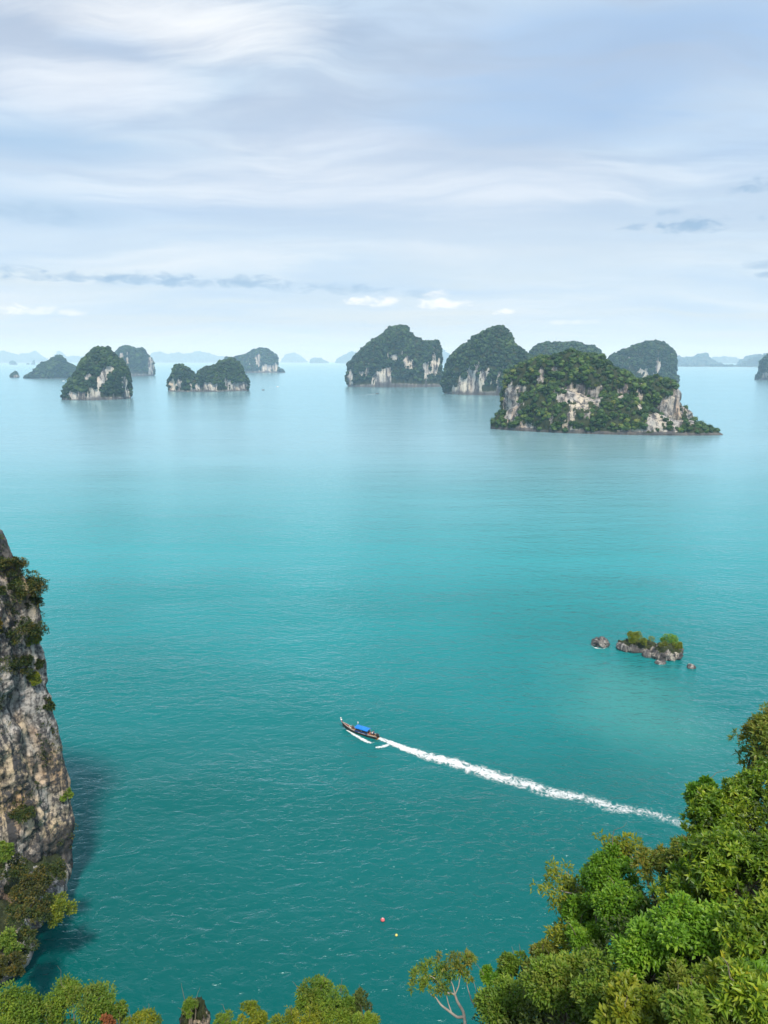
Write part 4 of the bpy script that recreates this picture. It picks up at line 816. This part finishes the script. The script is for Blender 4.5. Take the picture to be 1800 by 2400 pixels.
foam_strip('wave_foam', 'thin surf washing around the left sea rock', [(1386, 1514), (1396, 1519), (1411, 1521), (1425, 1519)], [.8, 1.4, 1.2, .6], [.5, .75, .6, .4], 0.15, 13.0)
foam_strip('wave_foam', 'thin surf around the flat rock awash', [(1537, 1554), (1546, 1559), (1560, 1558)], [.6, .9, .5], [.5, .6, .4], 0.15, 15.0)

# ================================================================== the longtail boat
M_HULL = plain('tarred_hull', (0.045, 0.032, 0.026), 0.55, var=.4, scale=3); M_WOOD = plain('deck_wood', (0.32, 0.19, 0.10), 0.6, var=.3, scale=5); M_RAIL = plain('pale_rail', (0.55, 0.5, 0.46), 0.55, var=.2)
M_MAROON = plain('maroon_deck', (0.20, 0.07, 0.05), 0.6); M_BLUE = plain('blue_tarpaulin', (0.012, 0.19, 0.62), 0.5, var=.15, scale=2); M_NAVY = plain('navy_cloth', (0.015, 0.045, 0.17), 0.7)
M_METAL = plain('engine_metal', (0.10, 0.10, 0.11), 0.45, 0.7); M_WHITE = plain('white_cloth', (0.8, 0.79, 0.76), 0.7, var=.08); M_PINK = plain('pink_ribbon', (0.75, 0.25, 0.3), 0.7, var=.2)
M_RED = plain('red_cloth', (0.55, 0.05, 0.05), 0.7, var=.2); M_SKIN = plain('skin', (0.36, 0.20, 0.13), 0.55, var=.1); M_HAIR = plain('black_hair', (0.012, 0.010, 0.009), 0.5, var=.2); M_DARKC = plain('dark_cloth', (0.05, 0.045, 0.06), 0.8)
M_TAN = plain('cream_cloth', (0.62, 0.55, 0.42), 0.7, var=.15); M_ORANGE = plain('orange_keel', (0.45, 0.2, 0.05), 0.6)
bow, stern = sea_at(803, 1706), sea_at(886, 1732); bd = stern - bow; BL = float(np.hypot(bd[0], bd[1])); brot = math.atan2(bow[1] - stern[1], bow[0] - stern[0])
boat = empty('longtail_boat', (stern[0], stern[1], 0), 'dark wooden longtail boat with a bright blue canopy and raised prow', 'boat', rotz=brot)
print('boat length', BL)
sN = 44; sp_ = np.linspace(0, 1, sN); xs = sp_ * BL
hb = 0.95 * np.clip(np.sin(np.clip(sp_ * 1.12 + .30, 0, 1.42) * math.pi / 1.42) ** 0.75, 0.0, 1); hb = np.where(sp_ < .35, np.maximum(hb, .72), hb); hb[-1] = .05; hb = np.maximum(hb, .05)
sheer = .72 + 1.25 * np.clip((sp_ - .45) / .55, 0, 1) ** 2.4 + .12 * (1 - sp_) ** 2; keel = -.35 + 1.15 * np.clip((sp_ - .7) / .3, 0, 1) ** 2
prof = [(0, 0), (.45, .06), (.78, .32), (.95, .68), (1.0, 1.0)]; ring = [(-a_, b_) for a_, b_ in prof[::-1]] + prof[1:]
HVv = np.array([[(xs[i] + (.5 * sheer[i] * b_ * max(0, sp_[i] - .8)), hb[i] * a_, keel[i] + (sheer[i] - keel[i]) * b_) for a_, b_ in ring] for i in range(sN)])
mb = MB(); mb.grid(HVv); mb.grid(HVv * np.array([1, .93, 1]) + np.array([0, 0, .015])); tr_ = HVv[0]; mb.add(np.vstack([tr_.mean(0), tr_]), [[0, i + 1, i + 2] for i in range(len(ring) - 1)]); obj('hull', mb.mesh('hull', M_HULL, True), parent=boat)
for sgn in (-1, 1): obj('gunwale', MB().tube(np.stack([HVv[:, 0 if sgn < 0 else -1, 0], HVv[:, 0 if sgn < 0 else -1, 1], HVv[:, 0, 2] + .02], 1), .055, 6).mesh('gunwale', M_RAIL, True), parent=boat)
obj('keel_plank', MB().box((.35, 0, .05), (.9, 1.15, .28)).mesh('keel_plank', M_ORANGE), parent=boat)
def deck(name, a, b, mat, dz):
    sel = (sp_ >= a) & (sp_ <= b); G_ = np.stack([np.stack([xs[sel], -hb[sel] * .9, sheer[sel] - dz], 1), np.stack([xs[sel], hb[sel] * .9, sheer[sel] - dz], 1)], 1); mb_ = MB(); mb_.grid(G_); mb_.grid(G_ - np.array([0, 0, .04])); obj(name, mb_.mesh(name, mat), parent=boat)
deck('foredeck', .80, .97, M_MAROON, .10); deck('floor', .03, .80, M_WOOD, .42)
for f in (.10, .24, .38, .52, .66, .76): obj('thwart', MB().box((f * BL, 0, float(np.interp(f, sp_, sheer)) - .14), (.26, float(np.interp(f, sp_, hb)) * 1.8, .05)).mesh('thwart', M_WOOD), parent=boat)
tipx = BL + .2; pr = np.array([(BL * .965, 0, 1.55), (BL + .12, 0, 2.0), (BL + .42, 0, 2.5), (BL + .62, 0, 3.05)])
prow = obj('prow', MB().tube(pr, [.14, .13, .11, .09], 6).mesh('prow', M_HULL), parent=boat)
obj('garland', MB().lathe([(.05, 0), (.24, .06), (.26, .2), (.16, .34), (.03, .36)], (BL + .42, 0, 2.38)).mesh('garland', M_WHITE, True), parent=prow)
obj('ribbon', MB().box((BL + .26, .13, 2.1), (.10, .05, .6)).box((BL + .3, -.12, 2.15), (.09, .05, .5)).mesh('ribbon', M_PINK), parent=prow)
obj('ribbon', MB().lathe([(.03, 0), (.2, .04), (.18, .2), (.03, .24)], (BL + .60, 0, 2.88)).mesh('ribbon', M_WHITE, True), parent=prow)
# canopy on posts
c0, c1, cz = .24 * BL, .60 * BL, 1.98; yy = np.linspace(-1, 1, 9); cv = np.array([[(x, 1.0 * y, cz + .22 * (1 - y * y) - .03 * math.sin(x * 2.2)) for y in yy] for x in np.linspace(c0, c1, 14)])
mb = MB(); mb.grid(cv); mb.grid(cv - np.array([0, 0, .05])); can = obj('canopy', mb.mesh('canopy', M_BLUE, True), parent=boat)
for f in (.25, .42, .59):
    for sgn in (-1, 1): obj('canopy_post', MB().tube([(f * BL, sgn * .82, .6), (f * BL, sgn * .93, 1.99)], .03, 5).mesh('canopy_post', M_RAIL), parent=boat)
for sgn in (-1, 1):
    obj('canopy_flap', MB().grid(np.array([[(x, sgn * (1.0 + .02 * math.sin(x * 5)), z) for z in (cz + .0, cz - .22)] for x in np.linspace(c0, c1, 14)])).mesh('canopy_flap', M_BLUE), parent=boat)
    obj('side_cloth', MB().grid(np.array([[(x, sgn * (.96 + .03 * math.sin(x * 4)), z) for z in (1.18, .72)] for x in np.linspace(c0, c1, 14)])).mesh('side_cloth', M_NAVY), parent=boat)
obj('flag_pole', MB().tube([(.61 * BL, -.75, .8), (.61 * BL, -.75, 3.0)], .025, 5).mesh('flag_pole', M_RAIL), parent=boat)
obj('flag', MB().box((.61 * BL - .16, -.75, 2.72), (.34, .05, .5)).mesh('flag', M_WHITE), parent=boat)
# engine on its swivel, with the long tail shaft
mb = MB(); mb.box((.15, 0, 1.22), (.75, .42, .4)).box((.15, 0, 1.5), (.5, .3, .16)).lathe([(.02, 0), (.16, .02), (.16, .2), (.02, .22)], (.35, .1, 1.56)).tube([(.1, 0, .7), (.1, 0, 1.05)], .07, 7); eng = obj('engine', mb.mesh('engine', M_METAL), parent=boat)
obj('shaft', MB().tube([(-.2, 0, 1.18), (-1.6, .05, .68), (-3.3, .1, .06)], .05, 6).mesh('shaft', M_METAL), parent=eng); obj('tiller', MB().tube([(.5, 0, 1.3), (1.5, -.2, 1.42)], .025, 5).mesh('tiller', M_RAIL), parent=eng)
obj('propeller', MB().box((-3.3, .1, .06), (.05, .42, .09)).box((-3.3, .1, .06), (.05, .09, .42)).mesh('propeller', M_METAL), parent=eng)

def boat_pt(f, y, z): return np.array(boat.location) + np.array([math.cos(brot) * f * BL - math.sin(brot) * y, math.sin(brot) * f * BL + math.cos(brot) * y, z])
def person(label, loc, face, pose, shirt, legs, hat=None):
    """one skinned body: joints with radii, posed sitting or standing"""
    sit = pose == 'sit'; hip = .46 if sit else .88; k = []
    def J(p, r): k.append((p, r)); return len(k) - 1
    E = []; pel = J((0, 0, hip), .14); ch = J((.03, 0, hip + .28), .15); sh = J((.02, 0, hip + .48), .12); nk = J((.03, 0, hip + .58), .06); hd = J((.06, 0, hip + .70), .095); tp = J((.05, 0, hip + .80), .085)
    E += [(pel, ch), (ch, sh), (sh, nk), (nk, hd), (hd, tp)]
    for s in (-1, 1):
        a_ = J((.02, s * .20, hip + .46), .065); b_ = J((.10, s * .27, hip + .20), .05); c_ = J((.32, s * .20, hip + .12), .04); h_ = J((.42, s * .18, hip + .13), .035); E += [(sh, a_), (a_, b_), (b_, c_), (c_, h_)]
        t_ = J((.02, s * .10, hip - .04), .095)
        if sit: kn = J((.44, s * .14, hip + .02), .07); an = J((.46, s * .13, .08), .045); ft = J((.62, s * .14, .04), .04)
        else: kn = J((.05, s * .12, .48), .07); an = J((0, s * .13, .08), .045); ft = J((.17, s * .14, .04), .04)
        E += [(pel, t_), (t_, kn), (kn, an), (an, ft)]
    me = bpy.data.meshes.new('body'); me.from_pydata([p for p, _ in k], E, []); tmp = bpy.data.objects.new('tmp', me); COL.objects.link(tmp)
    tmp.modifiers.new('skin', 'SKIN'); tmp.modifiers.new('sub', 'SUBSURF').levels = 1
    for i, (_, r) in enumerate(k): me.skin_vertices[0].data[i].radius = (r, r)
    me.skin_vertices[0].data[0].use_root = True
    ev_ = tmp.evaluated_get(bpy.context.evaluated_depsgraph_get()); bm_ = bpy.data.meshes.new_from_object(ev_); bpy.data.objects.remove(tmp)
    bm_.name = 'person'; bm_.materials.clear()
    for m_ in (M_SKIN, shirt, legs): bm_.materials.append(m_)
    for pl_ in bm_.polygons:
        c_ = pl_.center; pl_.use_smooth = True
        pl_.material_index = 0 if c_.z > hip + .53 or c_.x > .24 and abs(c_.y) > .1 and c_.z > hip + .06 else (1 if c_.z > hip + .02 and c_.x < .24 else (2 if c_.z > .14 else 0))
    o_ = obj('person', bm_, loc=loc, label=label, cat='person'); o_.rotation_euler = (0, 0, face)
    hv, hf = ICO1; hv = hv * np.array([.115, .105, .095]) + np.array([.035, 0, hip + .79]); obj('hair', mesh_data('hair', hv, [hf], M_HAIR, True), parent=o_)
    if hat: obj('hat', MB().lathe([(.19, 0), (.19, .02), (.10, .03), (.09, .12), (.01, .14)], (.04, 0, hip + .82)).mesh('hat', hat, True), parent=o_)
fz = lambda f: float(np.interp(f, sp_, sheer)) - .42
person('person in a cream shirt sitting near the bow of the longtail boat', boat_pt(.79, .25, fz(.76)), brot + math.pi, 'sit', M_TAN, M_WHITE)
person('person in dark clothes sitting behind the one in cream on the foredeck', boat_pt(.72, -.25, fz(.66)), brot + 2.6, 'sit', M_DARKC, M_DARKC)
person('person in a red top sitting under the rear of the blue canopy', boat_pt(.21, .35, fz(.24)), brot, 'sit', M_RED, M_WHITE)
person('person in a navy shirt standing at the stern engine', boat_pt(.12, -.2, fz(.1)), brot, 'stand', M_NAVY, M_DARKC)
person('person in a white shirt seated beside the steersman at the stern', boat_pt(.17, -.45, fz(.2)), brot, 'sit', M_WHITE, M_NAVY)

# ================================================================== far boats
def far_boat(name, label, px, py, L, rot, hullm, cab, roof=None):
    p = sea_at(px, py); e = empty(name, (p[0], p[1], 0), label, 'boat', rotz=rot); n = 10; s = np.linspace(0, 1, n); hb_ = .17 * L * np.sqrt(np.clip(1 - s ** 3.0, 0.02, 1)); sh_ = .10 * L * (1 + .6 * s ** 2)
    Vh = np.array([[(L * (s[i] - .5), hb_[i] * a_, -.3 + (sh_[i] + .3) * b_) for a_, b_ in [(-1, 1), (-.8, .3), (0, 0), (.8, .3), (1, 1)]] for i in range(n)]); mb_ = MB(); mb_.grid(Vh); dk_ = np.stack([Vh[:, 0], Vh[:, -1]], 1); mb_.grid(dk_)
    mb_.add(np.vstack([Vh[0].mean(0), Vh[0]]), [[0, i + 1, i + 2] for i in range(4)]); obj('hull', mb_.mesh('hull', hullm), parent=e)
    obj('cabin', MB().box((-.08 * L, 0, .17 * L), (.38 * L, .22 * L, .14 * L)).mesh('cabin', cab), parent=e)
    obj('roof', MB().box((-.08 * L, 0, .25 * L), (.46 * L, .28 * L, .02 * L)).mesh('roof', roof or M_WHITE), parent=e)
M_GEL = plain('white_gelcoat', (0.82, 0.82, 0.82), 0.3, var=.05)
far_boat('speedboat', 'white speedboat in open water right of the twin humped island', 651, 907, 12, 0.1, M_GEL, M_GEL)
far_boat('small_boat', 'small dark boat near the twin humped island', 617, 914.5, 11, 0.0, M_HULL, M_WOOD, M_DARKC)
far_boat('small_boat', 'tiny longtail boat with a wake in front of the domed island', 884, 923, 11, 0.15, M_HULL, M_WOOD, M_BLUE)
far_boat('speedboat', 'tiny white boat between the triangular and dome islands', 149, 893.5, 13, 0.2, M_GEL, M_GEL)
far_boat('speedboat', 'tiny white boat far out right of the block island', 374, 856.5, 22, 0.0, M_GEL, M_GEL)
p = sea_at(658, 859); e = empty('sailing_yacht', (p[0], p[1], 0), 'pale sail of a yacht far out beside the mesa island', 'yacht')
obj('hull', MB().grid(np.array([[(16 * (s_ - .5), 2.2 * math.sqrt(max(.02, 1 - s_ ** 3)) * a_, b_) for a_, b_ in ((-1, 1.8), (0, -.5), (1, 1.8))] for s_ in np.linspace(0, 1, 8)])).mesh('hull', M_GEL), parent=e)
obj('mast', MB().tube([(1, 0, 1), (1, 0, 24)], .15, 6).mesh('mast', M_RAIL), parent=e); obj('sail', MB().add([(.8, 0, 3), (-7, .6, 3), (.8, 0, 23), (.8, .12, 3), (-7, .72, 3), (.8, .12, 23)], [[0, 1, 2], [3, 5, 4]]).mesh('sail', M_WHITE), parent=e)
foam_strip('wake_foam', 'thin pale wake behind the speedboat', [(640, 907.6), (630, 908.4), (618, 909)], [10, 7, 4], [.9, .7, .4], 1.2, 21.0, hgt=.2)
foam_strip('wake_foam', 'thin pale wake behind the tiny longtail boat', [(879, 923.6), (860, 925.5), (835, 928)], [6, 6, 4], [.9, .7, .5], 1.0, 23.0, hgt=.2)

# ================================================================== mooring buoys
M_BUOYR = plain('faded_red_buoy', (0.62, 0.13, 0.14), 0.45, var=.25, scale=3); M_BUOYY = plain('yellow_buoy', (0.68, 0.6, 0.16), 0.45, var=.15); M_ROPE = plain('wet_rope', (0.08, 0.08, 0.05), 0.8)
def buoy(label, px, py, r, mat):
    p = sea_at(px, py); e = empty('mooring_buoy', (p[0], p[1], 0), label, 'buoy'); th = np.linspace(-1.57, 1.57, 12)
    obj('float', MB().lathe([(r * max(.01, math.cos(a_)), r * .45 + r * math.sin(a_)) for a_ in th], k=16).mesh('float', mat, True), parent=e)
    obj('cap', MB().lathe([(r * .3, r * 1.36), (r * .3, r * 1.55), (.01, r * 1.58)], k=10).mesh('cap', M_WHITE if mat is M_BUOYR else mat), parent=e)
    obj('collar', MB().lathe([(r * .98, r * .12), (r * 1.06, r * .18), (r * 1.06, r * .3), (r * .99, r * .36)], k=16).mesh('collar', M_DARKC, True), parent=e)
    obj('ring', MB().tube([(r * .2 * math.cos(a_), 0, r * 1.7 + r * .2 * math.sin(a_)) for a_ in np.linspace(0, 6.28, 12)], r * .05, 5, False).mesh('ring', M_METAL), parent=e)
buoy('faded red mooring buoy with a white cap floating in the near water', 897, 2158, .40, M_BUOYR)
buoy('small yellow mooring buoy below the red one', 929, 2193, .25, M_BUOYY)

# ================================================================== the air
hx_, y0, y1, zt_ = SEA_R + 400, -2400.0, SEA_R + 400, 560.0
hz_m = bpy.data.materials.new('haze'); hz_m.use_nodes = True; t = NT(hz_m.node_tree); t.n.remove(t.n['Principled BSDF'])
pv = t.node('ShaderNodeVolumePrincipled'); pv.inputs['Color'].default_value = (0.50, 0.74, 1.0, 1); pv.inputs['Absorption Color'].default_value = (1, 1, 1, 1); pv.inputs['Density'].default_value = 0.000068; pv.inputs['Anisotropy'].default_value = 0.0
t.l.new(pv.outputs[0], t.n['Material Output'].inputs['Volume'])
bv = [(-hx_, y0, -4), (hx_, y0, -4), (hx_, y1, -4), (-hx_, y1, -4), (-hx_, y0, zt_), (hx_, y0, zt_), (hx_, y1, zt_), (-hx_, y1, zt_)]
obj('haze', mesh_data('haze', bv, [[0, 3, 2, 1], [4, 5, 6, 7], [0, 1, 5, 4], [1, 2, 6, 5], [2, 3, 7, 6], [3, 0, 4, 7]], hz_m), kind='stuff')
print('tris', sum(sum(len(p.vertices) - 2 for p in m.polygons) for m in bpy.data.meshes))
